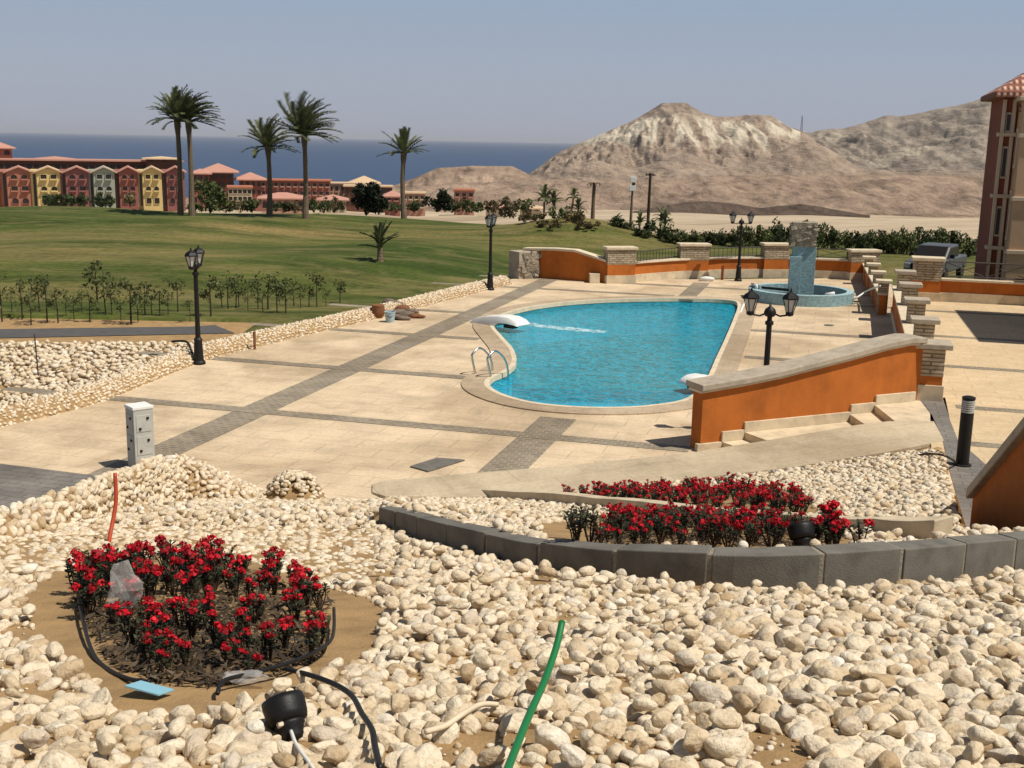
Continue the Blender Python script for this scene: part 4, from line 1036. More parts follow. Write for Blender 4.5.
for s in (0, 1):
    b_ = la + sd_ * s * 1.1; pts = [b_, b_ - e_ * .12 + np.array([0, 0, .4]), b_ - e_ * .12 + np.array([0, 0, .54]), b_ + e_ * .12 + np.array([0, 0, .67]), b_ + e_ * .4 + np.array([0, 0, .5]), b_ + e_ * .58 + np.array([0, 0, .2]), b_ + e_ * .62 + np.array([0, 0, -.3]), b_ + e_ * .62 + np.array([0, 0, -1.0])]
    obj('handrail', MB().tube(cat_rom(pts, 5, False), .028, 8), MT['chrome'], ld, smooth=True)
    obj('flange', MB().lathe([(.07, .0), (.07, .025), (.03, .03)], 10, tuple(b_)), MT['chrome'], ld)
for z in (-.3, -.6, -.9):
    c = la + sd_ * .55 + e_ * .62; obj('tread', MB().box((c[0], c[1], z), (.1, .5, .03), math.atan2(e_[1], e_[0])), MT['white'], ld)
m, nt, b = newmat('foam'); b.inputs['Base Color'].default_value = (.62, .80, .84, 1); b.inputs['Roughness'].default_value = .6
n1 = noise(nt, wpos(nt), 5, 8, .75); nt.links.new(ramp(nt, n1, [(.33, (0, 0, 0)), (.66, (.85, .85, .85))]), b.inputs['Alpha']); MT['foam'] = m
fj = MB(); J0, J1 = np.array(G(528, 325.5, -.11)), np.array(G(606, 332, -.11)); vs = []; kk = 26
for i in range(kk):
    s = i / (kk - 1); c = J0 + (J1 - J0) * s; wv = (.05 + .32 * s ** .7) * (1 - .5 * s ** 4) * (1 + .25 * rng.normal()); h_ = .015 + .05 * (1 - s) * abs(rng.normal(1, .3))
    d = (J1 - J0)[:2]; d = d / np.linalg.norm(d); nn = np.array([-d[1], d[0]])
    for o_, z in ((-1, 0), (-.5, h_), (0, h_ * 1.3), (.5, h_), (1, 0)): vs.append((c[0] + nn[0] * o_ * wv, c[1] + nn[1] * o_ * wv, -.112 + z))
fj.add(vs, [(i * 5 + e, (i + 1) * 5 + e, (i + 1) * 5 + e + 1, i * 5 + e + 1) for i in range(kk - 1) for e in range(4)])
o = single('water_jet', fj, MT['foam'], 'streak of white foam from a water jet across the far end of the pool', 'water jet', smooth=True)

# ------------------------------------------------------------------ small things on the deck
pd = np.array(G(140, 470)); pd = np.array([pd[0], 19.6, 0])
pe = thing('electric_pedestal', 'white square electric pedestal with small sockets behind the pebble berm', 'pedestal', pd)
prz = math.radians(40); hgt = A(140, 408, 19.6)[2]
obj('body', MB().box((pd[0], pd[1], hgt / 2), (.36, .36, hgt), prz), MT['boxgrey'], pe, .012)
obj('cap', MB().box((pd[0], pd[1], hgt + .031), (.38, .38, .06), prz), MT['white'], pe, .012)
for fa in (0, 1):
    an = prz + math.pi + (0 if fa == 0 else math.pi / 2)
    nx, ny = math.cos(an), math.sin(an)
    for zz, hh in ((hgt * .78, .3), (hgt * .42, .34)):
        obj('panel', MB().box((pd[0] + nx * .182, pd[1] + ny * .182, zz), (.012, .27, hh), an), MT['boxgrey'], pe, .004)
        for q, (dy, dz) in enumerate(((.07, .09), (-.07, -.09))):
            obj('socket', MB().box((pd[0] + nx * .196 - ny * dy, pd[1] + ny * .196 + nx * dy, zz + dz), (.02, .042, .042), an), MT['blackrub'], pe, .004)
bp_ = np.array(G(962, 465, .61)); bl_ = thing('bollard_light', 'black bollard light with louvred slanting head on the terrace path', 'bollard', bp_)
bh = A(965, 396, bp_[1])[2] - .61
obj('base_plate', MB().lathe([(.15, 0), (.15, .02), (.12, .03)], 16, tuple(bp_)), MT['black'], bl_)
obj('shaft', MB().lathe([(.105, .02), (.105, bh * .76)], 20, tuple(bp_)), MT['black'], bl_)
lv_ = MB()
for i in range(6): lv_.lathe([(.08, bh * (.77 + .03 * i)), (.107, bh * (.77 + .03 * i)), (.107, bh * (.79 + .03 * i)), (.085, bh * (.795 + .03 * i))], 20, tuple(bp_))
obj('louvres', lv_, MT['boxgrey'], bl_)
obj('core', MB().lathe([(.078, bh * .755), (.078, bh * .97)], 16, tuple(bp_)), MT['black'], bl_)
obj('cap', MB().lathe([(.107, bh * .955), (.11, bh * .985), (.06, bh), (.01, bh * 1.002)], 20, tuple(bp_)), MT['black'], bl_)
slab = MB().prism([tuple(G(*q)[:2]) for q in ((410, 467.5), (437, 459), (465, 461), (428, 472.5))], .006, .03)
single('slate_slab', slab, MT['curb'], 'dark slate slab lying loose on the tan deck in the foreground', 'slab', .004)
gs = [M_(*q) for q in ((226, 494), (243, 489), (258, 494), (240, 500))]
cz_ = max(p[2] for p in gs); single('stone_slab', MB().prism([tuple(p[:2]) for p in gs], cz_ - .02, cz_ + .06), MT['coping'], 'flat grey slab at the right foot of the pebble berm', 'slab', .008)
def lump(name, c, s, mat_, label, cat, seed, group=None, sub=2):
    v = stone_shape(ICO[sub][0], np.random.default_rng(seed)) * np.array(s) + np.array(c)
    mb = MB(); mb.add(v.tolist(), ICO[sub][1].tolist()); return single(name, mb, mat_, label, cat, smooth=True, group=group)
MT['clay'] = mat('clay', (.20, .085, .035), .8, .3, 8, 40, .3); MT['bluewhite'] = mat('pale_blue', (.36, .47, .52), .6, .15, 6, 40, .1)
c = np.array(G(378, 318)); v = MB().lathe([(.12, 0), (.2, .1), (.24, .26), (.2, .4), (.22, .44), (.17, .44), (.16, .3)], 14, tuple(c))
single('clay_pot', v, MT['clay'], 'brown clay pot at the left end of the rubble heap on the deck', 'pot', smooth=True)
c = np.array(G(390, 322)); bk = thing('bucket', 'pale blue bucket in front of the rubble heap on the deck', 'bucket', c)
obj('body', MB().lathe([(.13, 0), (.18, .32), (.19, .32), (.19, .345), (.165, .345), (.13, .03)], 14, tuple(c)), MT['bluewhite'], bk, smooth=False)
obj('handle', MB().tube([(c[0] - .18, c[1], .33), (c[0] - .12, c[1] - .1, .22), (c[0], c[1] - .2, .17), (c[0] + .12, c[1] - .1, .22), (c[0] + .18, c[1], .33)], .01, 5), MT['black'], bk)
MT['rubble'] = mat('rubble_lumps', (.17, .13, .10), .95, .5, 6, 20, .9)
heap = [(386, 307, .3, .2), (393, 305, .34, .2), (398, 310, .3, .16), (402, 308, .32, .2), (407, 311, .28, .14), (411, 309, .3, .16), (415, 312, .22, .1), (396, 313, .22, .1), (404, 314, .26, .1), (420, 312, .2, .08), (390, 302, .25, .2)]
for i, (px, rw, s, h_) in enumerate(heap):
    c = np.array(G(px, rw + 6)); h_ *= 1.5; c[2] = h_ * .5
    lump('rubble_piece', c, (s, s * .8, h_), MT['rubble'] if i % 3 else MT['clay'], 'broken lump of rubble in the heap at the left edge of the deck' if i % 3 else 'reddish broken lump in the rubble heap at the left edge of the deck', 'rubble', 40 + i, 'rubble heap on the deck')
c = np.array(G(706, 281)); c[2] = .08; lump('white_sack', c, (.4, .3, .22), MT['white'], 'white sack lying by the low far wall left of the lamp', 'sack', 3)
c = np.array(G(594, 282.5)); single('stone_block', MB().box((c[0], c[1] - .1, .2), (.42, .3, .4), .1), MT['cream'], 'pale square stone block at the foot of the tall orange wall', 'block', .015)
c = np.array(G(722, 280)); single('stub_post', MB().box((c[0], c[1], .32), (.1, .1, .64)), MT['darkorange'], 'short dark stub post in front of the low far wall', 'post', .01)
c = np.array(G(254, 350)); single('stub_post', MB().tube([(c[0], c[1] + .1, 0), (c[0], c[1] + .1, .5)], .04, 6), MT['clay'], 'short reddish stake in the rubble bank', 'stake')
c = np.array(G(38, 371, -.4)); single('marker_stake', MB().tube([(*c[:2], -.6), (c[0] - .03, c[1], A(38, 334, c[1])[2])], .018, 5), MT['iron'], 'thin dark stake standing in the bed of broken stones', 'stake')
c = np.array(G(829, 325.5)); single('drain_cover', MB().lathe([(.16, .005), (.16, .022), (.02, .024)], 14, tuple(c)), MT['curb'], 'small round dark drain cover on the deck right of the front lantern', 'drain cover')
# cable from the left lantern base
c0 = np.array(G(196, 362)); hose('cable', [c0 + [0, .1, .0], A(192, 352, 29.4), A(188, 343, 29.6), A(182, 341, 29.7), A(172, 341.5, 29.9)], .03, MT['blackrub'], 'black cable looping from the foot of the left lantern post', 'cable', 6)
hose('cable', [bp_ + [-.08, 0, .03], M_(945, 461.5) + [0, 0, .09], M_(930, 459) + [0, 0, .09], M_(918, 458) + [0, 0, .05]], .018, MT['blackrub'], 'short black strip laid as the cast shadow of the bollard light', 'cable', 6)  # black tube laid over the stones as the bollard's painted shadow

# ------------------------------------------------------------------ vegetation
def leafmat(name, c, var=.35, trans=.25, rnd=.25):
    m, nt, b = newmat(name); a = nt.nodes.new('ShaderNodeNewGeometry'); oi = nt.nodes.new('ShaderNodeObjectInfo')
    col = ramp(nt, a.outputs['Random Per Island'], [(0, sc_(c, 1 - var)), (.5, c), (1, (min(1, c[0] * (1 + var * 1.3)), c[1] * (1 + var), c[2] * (1 + var * .6)))])
    hv = nt.nodes.new('ShaderNodeHueSaturation'); mr = nt.nodes.new('ShaderNodeMapRange'); mr.inputs[3].default_value = 1 - rnd; mr.inputs[4].default_value = 1 + rnd
    nt.links.new(oi.outputs['Random'], mr.inputs[0]); nt.links.new(mr.outputs[0], hv.inputs['Value']); nt.links.new(col, hv.inputs['Color'])
    nt.links.new(hv.outputs[0], b.inputs['Base Color']); b.inputs['Roughness'].default_value = .6; b.inputs['Specular IOR Level'].default_value = .25
    if trans:
        out = [n for n in nt.nodes if n.type == 'OUTPUT_MATERIAL'][0]; tl = nt.nodes.new('ShaderNodeBsdfTranslucent'); mx = nt.nodes.new('ShaderNodeMixShader'); mx.inputs[0].default_value = trans
        nt.links.new(hv.outputs[0], tl.inputs[0]); nt.links.new(b.outputs[0], mx.inputs[1]); nt.links.new(tl.outputs[0], mx.inputs[2]); nt.links.new(mx.outputs[0], out.inputs[0])
    return m
MT['palm'] = leafmat('palm_leaf', (.13, .15, .068)); MT['bark'] = mat('palm_bark', (.16, .115, .075), .95, .4, 8, 30, .8, obj_co=True)
MT['leaf'] = leafmat('dark_leaf', (.045, .065, .022)); MT['leaf2'] = leafmat('mid_leaf', (.085, .105, .035)); MT['leaf3'] = leafmat('dry_leaf', (.14, .115, .055)); MT['leafdk'] = leafmat('deep_leaf', (.022, .032, .016))
MT['flower'] = leafmat('red_petal', (.43, .008, .018), .45, .2, .3); MT['eleaf'] = leafmat('small_leaf', (.036, .042, .02), .5, .15); MT['twig'] = mat('brown_twig', (.05, .032, .02), .9, .3, 20, 60, .3, obj_co=True)
def frond(mb, base, az, el, L, droop, r, wind=(0, 0)):
    P = []; d = Vector((math.cos(az) * math.cos(el), math.sin(az) * math.cos(el), math.sin(el))); p = Vector(base); n = 11
    for i in range(n):
        P.append(p.copy()); d = (d + Vector((wind[0], wind[1], -droop)) * (.4 + i / n)).normalized(); p = p + d * L / (n - 1)
    mb.tube(P, [.04 * (1 - i / n) + .006 for i in range(n)], 4)
    for i in range(1, n - 1):
        for q in range(3):
            s = q / 3; a = P[i] * (1 - s) + P[i + 1] * s; t = (P[i + 1] - P[i]).normalized(); sd = t.cross(Vector((0, 0, 1)))
            if sd.length < .1: sd = Vector((1, 0, 0))
            sd.normalize(); up = sd.cross(t)
            ll = L * .20 * (1 - abs((i + s) / n - .45) * 1.1)
            for k in (-1, 1):
                tip = a + sd * k * ll * .75 + t * ll * .62 + up * ll * r.uniform(-.05, .35); w_ = t * .062
                mb.add([a - w_, a + w_, tip], [(0, 1, 2)])
def palm(loc, H, label, n=46, L=3.2, wind=(.10, 0), seed=1, r0_=.21, lean=0., bent=0, group='tall palms on the golf course ridge', droop=.2):
    r = np.random.default_rng(seed); t = thing('palm_tree', label, 'palm tree', loc, 0, group)
    P = []; R_ = []
    for i in range(14):
        s = i / 13; P.append((lean * s * H + bent * math.sin(s * 3), 0, s * H)); R_.append(r0_ * (1.25 - .55 * min(1, s * 3) * .5 - .2 * s) * (1 + .06 * (i % 2)) * (1.0 if s < .86 else 1.45))
    obj('trunk', MB().tube(P, R_, 9), MT['bark'], t, world=False)
    cr = MB(); top = Vector(P[-1])
    for i in range(n):
        el = 1.45 - 1.35 * (i / n) ** 1.15 + r.normal(0, .12); az = i * 2.4 + r.normal(0, .25)
        frond(cr, top + Vector((0, 0, r.uniform(-.2, .2))), az, el, L * r.uniform(.75, 1.05), droop * (.55 + .5 * r.uniform()), r, wind)
    obj('crown', cr, MT['palm'], t, world=False, fix=False)
    return t
def on_lawn(px, row, d):
    p = A(px, row, d); return np.array([p[0], d, float(lz(p[0], d))])
def hgt(px, row, d): return A(px, row, d)[2]
for px, d, top, L, wind, seed, lab, n_ in ((180, 91, 118, 2.5, (.02, 0), 1, 'left palm of the close pair in front of the coloured houses', 54), (191, 90.4, 119, 2.8, (.15, 0), 2, 'right palm of the close pair, its crown swept to the right', 56),
     (269, 91.5, 146, 2.7, (.09, 0), 3, 'shorter palm standing between the close pair and the biggest palm', 44), (305, 89, 134, 3.35, (.11, 0), 4, 'biggest palm, with a broad crown swept to the right', 60), (404, 95, 152, 2.4, (.0, 0), 5, 'slender lone palm at the right, its fronds spread like a fan', 30)):
    p = on_lawn(px, 200, d); palm(p - [0, 0, .1], hgt(px, top, d) - p[2], lab, n_, L, wind, seed, lean=.0, bent=.08 if seed != 5 else -.12, droop=.12 if seed != 5 else .08)
p = on_lawn(380, 262, 61); palm(p - [0, 0, .05], .95, 'young palm alone in the hollow of the golf course', 20, 1.35, (0, 0), 9, .16, group='small palms', droop=.06)

def cloud(n, size, fn, r, lf=1.7, flat=.0):
    """n leaf faces spread through a volume given by fn(r) -> point"""
    mb = MB()
    for _ in range(n):
        c = Vector(fn(r)); a = Vector(r.normal(size=3)); a.normalize(); b = a.cross(Vector(r.normal(size=3))); b.normalize(); s = size * r.uniform(.6, 1.3)
        mb.add([c - a * s * lf / 2, c + b * s * .45, c + a * s * lf / 2, c - b * s * .45], [(0, 1, 2, 3)])
    return mb
def clumps(centers, rad, r):
    def f(r_):
        c, k = centers[r_.integers(0, len(centers))]; v = r_.normal(size=3); v /= np.linalg.norm(v); q = r_.uniform(.35, 1) ** .6
        return np.array(c) + v * q * rad * k
    return f
def bush(loc, w_, h_, label, matk, seed, n=420, leaf=.16, cat='bush', name='bush', group=None, d_=None):
    r = np.random.default_rng(seed); t = thing(name, label, cat, loc, 0, group); cs = []
    for i in range(14):
        a = r.uniform(0, 6.28); q = math.sqrt(r.uniform()); z = r.uniform(.2, .85) * h_; k = (1 - .45 * (z / h_))
        cs.append(((math.cos(a) * q * w_ * .42 * k, math.sin(a) * q * (d_ or w_) * .42 * k, z), r.uniform(.7, 1.2)))
    st = MB()
    for c, _ in cs[:8]: st.tube([(0, 0, -.1), (c[0] * .4, c[1] * .4, c[2] * .5), c], [.05 * h_ / 2, .035 * h_ / 2, .01], 5)
    obj('stems', st, MT['twig'], t, world=False)
    obj('foliage', cloud(n, leaf, clumps(cs, min(w_, h_) * .24, r), r), MT[matk], t, world=False, fix=False); return t
for px, row, d, w_, h_, mk, lab, n, lf in ((366, 211, 112, 5.2, 2.7, 'leafdk', 'large dark rounded bush behind the lone palm trunk on the ridge', 1500, .3), (438, 208, 125, 3.6, 1.9, 'leafdk', 'dark clipped bush right of the lone palm on the ridge', 900, .26), (210, 209, 108, 4.0, 2.5, 'leaf2', 'green bushy tree right of the close palm pair', 1000, .3),
      (510, 214, 115, 2.6, 1.7, 'leaf3', 'brownish bush on the ridge left of the small palm clump', 500, .2), (324, 209, 110, 1.8, .9, 'leaf2', 'little green bush beside the biggest palm trunk', 260, .18)):
    p = on_lawn(px, row, min(d, 100)); p = A(px, row, d); bush(p - [0, 0, .3], w_, h_ + .3, lab, mk, int(px), n, lf)
for i, (px, w_, h_) in enumerate(((50, 2.6, 2.4), (60, 3.0, 2.6), (72, 3.4, 2.4), (84, 3., 2.4), (101, 2.8, 3.0), (110, 2.6, 2.0), (130, 3.2, 2.6))):
    bush(A(px, 207, 285), w_ * 1.3, h_ * 1.3, ['green shrub at the foot of the yellow house front', 'second green shrub right of the yellow house front', 'wide green shrub before the dark red house', 'green shrub at the right of the dark red house', 'tall green shrub before the grey green house', 'low green shrub before the grey green house door', 'brownish shrub before the red house right of the grey green one'][i], 'leaf' if i < 6 else 'leaf3', 400 + i, 160, .7, group='shrubs before the coloured houses')
SHR = [(196, 'leaf2'), (226, 'leaf2'), (240, 'leaf3'), (252, 'leaf2'), (283, 'leaf2'), (296, 'leaf3'), (314, 'leaf2'), (334, 'leaf3'), (396, 'leaf2'), (414, 'leaf2'), (452, 'leaf3'), (466, 'leaf2'), (478, 'leaf2'), (492, 'leaf3'), (524, 'leaf2')]
for i, (px, mk) in enumerate(SHR):
    side = 'left of the biggest palm' if px < 304 else ('between the biggest palm and the lone palm' if px < 404 else 'right of the lone palm')
    bush(A(px, 212, 128), 2.4 + (i % 3) * .5, 1.0 + (i % 4) * .2, 'low shrub behind the grass ridge ' + side, mk, 450 + i, 220, .26, group='low shrubs behind the ridge ' + side)
# clump of small palms and scrub by the end of the ridge
for px, row, d, h_, L, lab, s in ((544, 214, 92, 1.1, 1.5, 'bushy small palm, biggest of the clump left of the bare trunk', 21), (553, 213, 92.5, .9, 1.2, 'small palm right beside the biggest of the clump', 22), (571, 213, 93, 1.3, .9, 'thin small palm leaning at the right of the clump', 23), (578, 214, 91, .5, .9, 'lowest small palm at the right end of the clump', 24),
      (615, 240, 87, 1.2, .9, 'small palm left of the floodlight pole', 25), (639, 240, 87, 1.3, .9, 'small palm between the floodlight pole and the utility pole', 26), (658, 241, 86.5, 1.7, 1.0, 'leaning small palm right of the utility pole', 27), (664, 242, 86, 1.4, .9, 'second small palm right of the utility pole', 28)):
    p = A(px, row, d); p[2] = min(p[2], p[2]); palm(p - [0, 0, .2], h_ + .2, lab, 16, L, (0, 0), s, .09, lean=.12 if s in (23, 27) else 0, group='small palms', droop=.22)
for i, (px, row, w_, h_, mk) in enumerate(((535, 222, 3.4, 1.0, 'leaf3'), (558, 219, 3.6, 1.1, 'leaf2'), (575, 221, 3.0, .9, 'leaf3'), (548, 228, 3.2, .7, 'leaf3'), (588, 229, 2.8, .7, 'leaf3'))):
    p = M_l(px, row); bush(p - [0, 0, .1], w_, h_, ['dry scrub at the left of the mound', 'greener scrub on top of the mound', 'dry scrub on the right shoulder of the mound', 'low dry scrub on the front of the mound', 'low dry scrub at the right foot of the mound'][i] + ' below the small palms', mk, 500 + i, 420, .16, group='scrub on the mound')
# hedge of young trees across the far side of the golf course
protos = []
hp = []
for i in range(46):
    px = 612 + i * 8.1 + rng.uniform(-2.5, 2.5); d = 86 - (px - 612) * .018 + rng.uniform(-1, 1); p = A(px, 240, d); hp.append((px, np.array([p[0], d, float(lz(p[0], d)) - .1])))
hedge_pro = []
def hedge_label(px):
    if px < 700: return 'young hedge tree left of the two-lantern far lamp, across the grass'
    if px < 785: return 'young hedge tree seen between the two-lantern far lamp and the fountain column'
    if px < 900: return 'young hedge tree right of the fountain column, across the grass'
    return 'young hedge tree behind the parked truck'
for i, (px, p) in enumerate(hp):
    hh_ = .75 if px < 650 else (1.15 if px < 735 else 1.6); hh_ *= rng.uniform(.8, 1.25)
    if i < 5:
        o = bush(p, 1.15, 1.0, hedge_label(px), 'leaf' if i % 2 else 'leaf2', 600 + i, 380, .11, cat='tree', name='hedge_tree'); hedge_pro.append(o)
        o.scale = (1.0, 1.0, hh_)
    else:
        o = dup(hedge_pro[int(rng.integers(0, 5))], p, rng.uniform(0, 6.28), label=hedge_label(px), sc3=(rng.uniform(1.0, 1.5), 1.2, hh_))
    o['group'] = 'hedge trees, ' + hedge_label(px)[18:]
# saplings planted along the foot of the golf course
def sapling(loc, h_, label, seed):
    r = np.random.default_rng(seed); t = thing('sapling', label, 'sapling', loc, 0, 'saplings along the foot of the grass slope')
    st = MB(); tips = []
    st.tube([(0, 0, -.1), (r.normal(0, .04), 0, h_ * .5), (r.normal(0, .08), r.normal(0, .05), h_)], [.03, .02, .008], 5)
    for i in range(7):
        z = h_ * r.uniform(.3, .8); a = r.uniform(0, 6.28); l = h_ * r.uniform(.15, .3); q = (math.cos(a) * l, math.sin(a) * l, z + l * .8); st.tube([(0, 0, z), q], [.012, .005], 4); tips.append((q, r.uniform(.6, 1.2)))
    tips.append(((0, 0, h_), 1.))
    obj('stem', st, MT['twig'], t, world=False)
    obj('foliage', cloud(130, .075, clumps(tips, h_ * .15, r), r), MT['leaf2'], t, world=False, fix=False); return t
sp = []; SX = [2, 22, 40, 47, 58, 82, 98, 106, 112, 131, 138, 145, 160, 178, 211, 228, 236, 239, 258, 268, 277, 286, 294, 317, 340, 12, 31, 66, 74, 90, 121, 152, 168, 190, 222, 248, 263, 301, 326, 309]
for i, px in enumerate(SX):
    h_ = [1.5, 1.2, 1.35, 1.4, 1.0, .9, 1.7, 1.35, 1.1, 1.35, 1.0, 1.1, 1.0, 1.2, 1.3, 1.3, 1.2, 1.1, 1.1, 1.3, 1.35, 1.2, 1.1, 1.3, .9, .8, .9, .75, .8, .9, .85, .8, .9, .7, .85, .9, .8, .9, .7, .8][i]
    row = 318 - (px - 100) * .012 + rng.uniform(-7, 5) - (5 if px > 200 else 0); p = M_l(px, row)
    side = 'left of the left lantern post' if px < 199 else 'right of the left lantern post'
    lab = f'thin young sapling on the grass {side}' if h_ < 1.3 else f'taller bushy sapling on the grass {side}'
    if i < 5: o = sapling(p, h_, lab, 700 + i); sp.append((o, h_))
    else:
        b_, h0 = sp[i % 5]; o = dup(b_, p, rng.uniform(0, 6.28), scale=h_ / h0, label=lab)
    o['group'] = lab.replace('sapling', 'saplings')

# bare trunk, floodlight pole, utility pole
p = A(592, 232, 92); t = thing('dead_palm', 'bare palm trunk without a crown left of the floodlight pole', 'tree trunk', p)
obj('trunk', MB().tube([(0, 0, -.2), (.02, 0, 2), (.06, 0, hgt(594, 184, 92) - p[2])], [.2, .15, .14], 10), MT['bark'], t, world=False); cr = MB(); r_ = np.random.default_rng(5)
for i in range(9): frond(cr, (.06, 0, hgt(594, 185, 92) - p[2]), i * .7, .9, .7, .3, r_)
obj('stub_fronds', cr, MT['bark'], t, world=False, fix=False)
p = A(630, 240, 90); H_ = hgt(631, 177, 90) - p[2]; t = thing('floodlight_pole', 'pole carrying two white boxes, standing in the hedge', 'pole', p)
obj('pole', MB().tube([(0, 0, -.2), (0, 0, 1.8), (.05, 0, H_)], [.13, .11, .06], 8), MT['bark'], t, world=False)
obj('white_box', MB().box((.05, -.12, H_ - .2), (.46, .25, .42)), MT['white'], t, .02, world=False); obj('white_box', MB().box((.02, -.12, H_ - .85), (.5, .25, .4)), MT['white'], t, .02, world=False)
obj('bracket', MB().box((.12, 0, H_ - .53), (.2, .1, .22)), MT['iron'], t, 0, world=False)
p = A(647, 240, 91); H_ = hgt(648, 173, 91) - p[2]; t = thing('utility_pole', 'dark wooden utility pole with a short crossarm', 'pole', p)
obj('pole', MB().tube([(0, 0, -.2), (.05, 0, H_)], [.14, .1], 8), MT['twig'], t, world=False); obj('crossarm', MB().box((.05, 0, H_ - .15), (.75, .1, .1)), MT['twig'], t, world=False)
for q in (-.3, -.1, .2): obj('insulator', MB().lathe([(.04, 0), (.05, .06), (.03, .12)], 6, (.05 + q, 0, H_ - .1)), MT['iron'], t, world=False)
p = A(801, 134, 2240); t = thing('lattice_mast', 'faint thin mast on the skyline between the two hills', 'mast', p); mb = MB()
for a_, b_ in ((-3, -3), (3, -3), (3, 3), (-3, 3)): mb.tube([(a_, b_, -20), (a_ * .15, b_ * .15, 34)], .2, 4)
for k in range(8):
    s = 3 * (1 - k / 9); z = k * 4.; mb.tube([(-s, -s, z), (s, -s, z + 4)], .14, 4); mb.tube([(s, -s, z), (-s, -s, z + 4)], .14, 4)
obj('lattice', mb, MT['iron'], t, world=False)

# ------------------------------------------------------------------ flower beds
def euphorbia(label, seed, h_, nst, name='flowering_plant', fl=1.0):
    r = np.random.default_rng(seed); t = thing(name, label, 'flowering plant', (0, 0, 0)); st = MB(); lf = MB(); heads = []
    for i in range(nst):
        a = r.uniform(0, 6.28); sp_ = r.uniform(.02, .10); z = h_ * r.uniform(.65, 1.05); tip = Vector((math.cos(a) * sp_, math.sin(a) * sp_, z)); mid = tip * .5 + Vector((r.normal(0, .015), r.normal(0, .015), 0))
        st.tube([(0, 0, -.03), mid, tip], [.006, .005, .0035], 5)
        for k in range(12):
            s = r.uniform(.05, 1); c = mid * (1 - s) + tip * s; aa_ = r.uniform(0, 6.28); d = Vector((math.cos(aa_), math.sin(aa_), r.uniform(.0, .8))).normalized(); w_ = d.cross(Vector((0, 0, 1))).normalized() * .013; l = r.uniform(.03, .055)
            lf.add([c, c + d * l * .5 + w_, c + d * l, c + d * l * .5 - w_], [(0, 1, 2, 3)])
        if r.uniform() < .40 * fl or (fl > 0 and i == 0):
            fl_ = MB(); heads.append(fl_)
            for k in range(int(r.integers(18, 30))):
                v = Vector(r.normal(size=3)); v.z = abs(v.z) * .9 + .1; v.normalize(); c = tip + v * r.uniform(.012, .040) + Vector((0, 0, .004)); n_ = (v + Vector(r.normal(size=3)) * .35).normalized(); u_ = n_.cross(Vector((0, 0, 1)) if abs(n_.z) < .9 else Vector((1, 0, 0))).normalized(); w2 = n_.cross(u_); q = r.uniform(.009, .0145)
                fl_.add([c + u_ * q, c + (u_ * .4 + w2) * q, c + (w2 - u_ * .6) * q * .9, c - u_ * q, c + (-w2 - u_ * .4) * q, c + (u_ * .6 - w2) * q * .9], [(0, 1, 2, 3, 4, 5)])
    obj('stems', st, MT['twig'], t, world=False); obj('leaves', lf, MT['eleaf'], t, world=False, fix=False)
    for fl_ in heads: obj('flower', fl_, MT['flower'], t, world=False, fix=False)
    return t
def plant_bed(poly_px, spacing, hmin, hmax, label, group, seed, fl=1.0, skip=0., dense=None):
    poly = [tuple(M_(*q)[:2]) for q in poly_px]; x0, x1 = min(p[0] for p in poly), max(p[0] for p in poly); y0, y1 = min(p[1] for p in poly), max(p[1] for p in poly)
    P = jitter_pts(x0, x1, y0, y1, spacing); P = P[inpolyv(P, poly)]; r = np.random.default_rng(seed); pro = []
    for i, (x, y) in enumerate(P):
        if r.uniform() < skip: continue
        z = float(hz(np.array([x]), np.array([y]))[0]); h_ = r.uniform(hmin, hmax)
        if len(pro) < 6:
            o = euphorbia(label, seed + i, .26, int(r.integers(7, 11)), fl=fl); pro.append(o); o.location = (x, y, z); o.scale = (h_ / .26,) * 3
        else: o = dup(pro[int(r.integers(0, 6))], (x, y, z), r.uniform(0, 6.28), scale=h_ / .26, label=label)
        o['group'] = group
    return P
far_e = [(70, 606), (84, 583), (120, 574), (190, 568), (255, 573), (300, 590), (332, 606), (332, 622), (250, 604), (180, 602), (110, 610), (84, 622)]
mid_e = [(78, 612), (180, 604), (255, 606), (328, 624), (330, 640), (250, 644), (180, 640), (100, 646)]
near_e = [(98, 650), (180, 642), (250, 646), (328, 642), (318, 662), (270, 678), (215, 690), (160, 686), (120, 674)]
plant_bed(far_e, .18, .13, .22, 'red flowered plant along the far rim of the round sandy bed', 'red plants along the far rim of the round bed', 1000)
plant_bed(mid_e, .175, .11, .19, 'red flowered plant in the middle of the round sandy bed', 'red plants in the middle of the round bed', 1100, .85, .25)
plant_bed(near_e, .16, .09, .17, 'low red flowered plant along the near rim of the round sandy bed', 'red plants along the near rim of the round bed', 1200, .8, .2)
plant_bed([(560, 503), (610, 496), (700, 491), (775, 491), (806, 503), (815, 518), (765, 517), (650, 508)], .30, .16, .25, 'red flowered plant in the upper bed beyond the sandy ledge', 'red plants in the upper bed', 1300, 1.5)
plant_bed([(620, 527), (700, 526), (790, 531), (812, 538), (812, 551), (700, 551), (600, 549), (590, 538)], .21, .13, .22, 'red flowered plant in the lower bed just behind the block curb', 'red plants behind the block curb', 1400)
plant_bed([(815, 536), (838, 538), (838, 552), (815, 552)], .16, .16, .26, 'red flowered plant right of the black spotlight in the lower bed', 'red plants right of the lower bed spotlight', 1500)
for k_, (px, rw) in enumerate(((578, 540), (590, 545), (575, 548))):
    p = M_(px, rw); o = euphorbia('bare leafy plant without flowers at the left end of the lower bed', 1600 + k_, .26, 8, fl=.0); o.location = p; o['group'] = 'plants without flowers at the left of the lower bed'
p = M_(858, 552); o = euphorbia('single small red flowered plant farthest right behind the curb', 1700, .2, 4); o.location = p

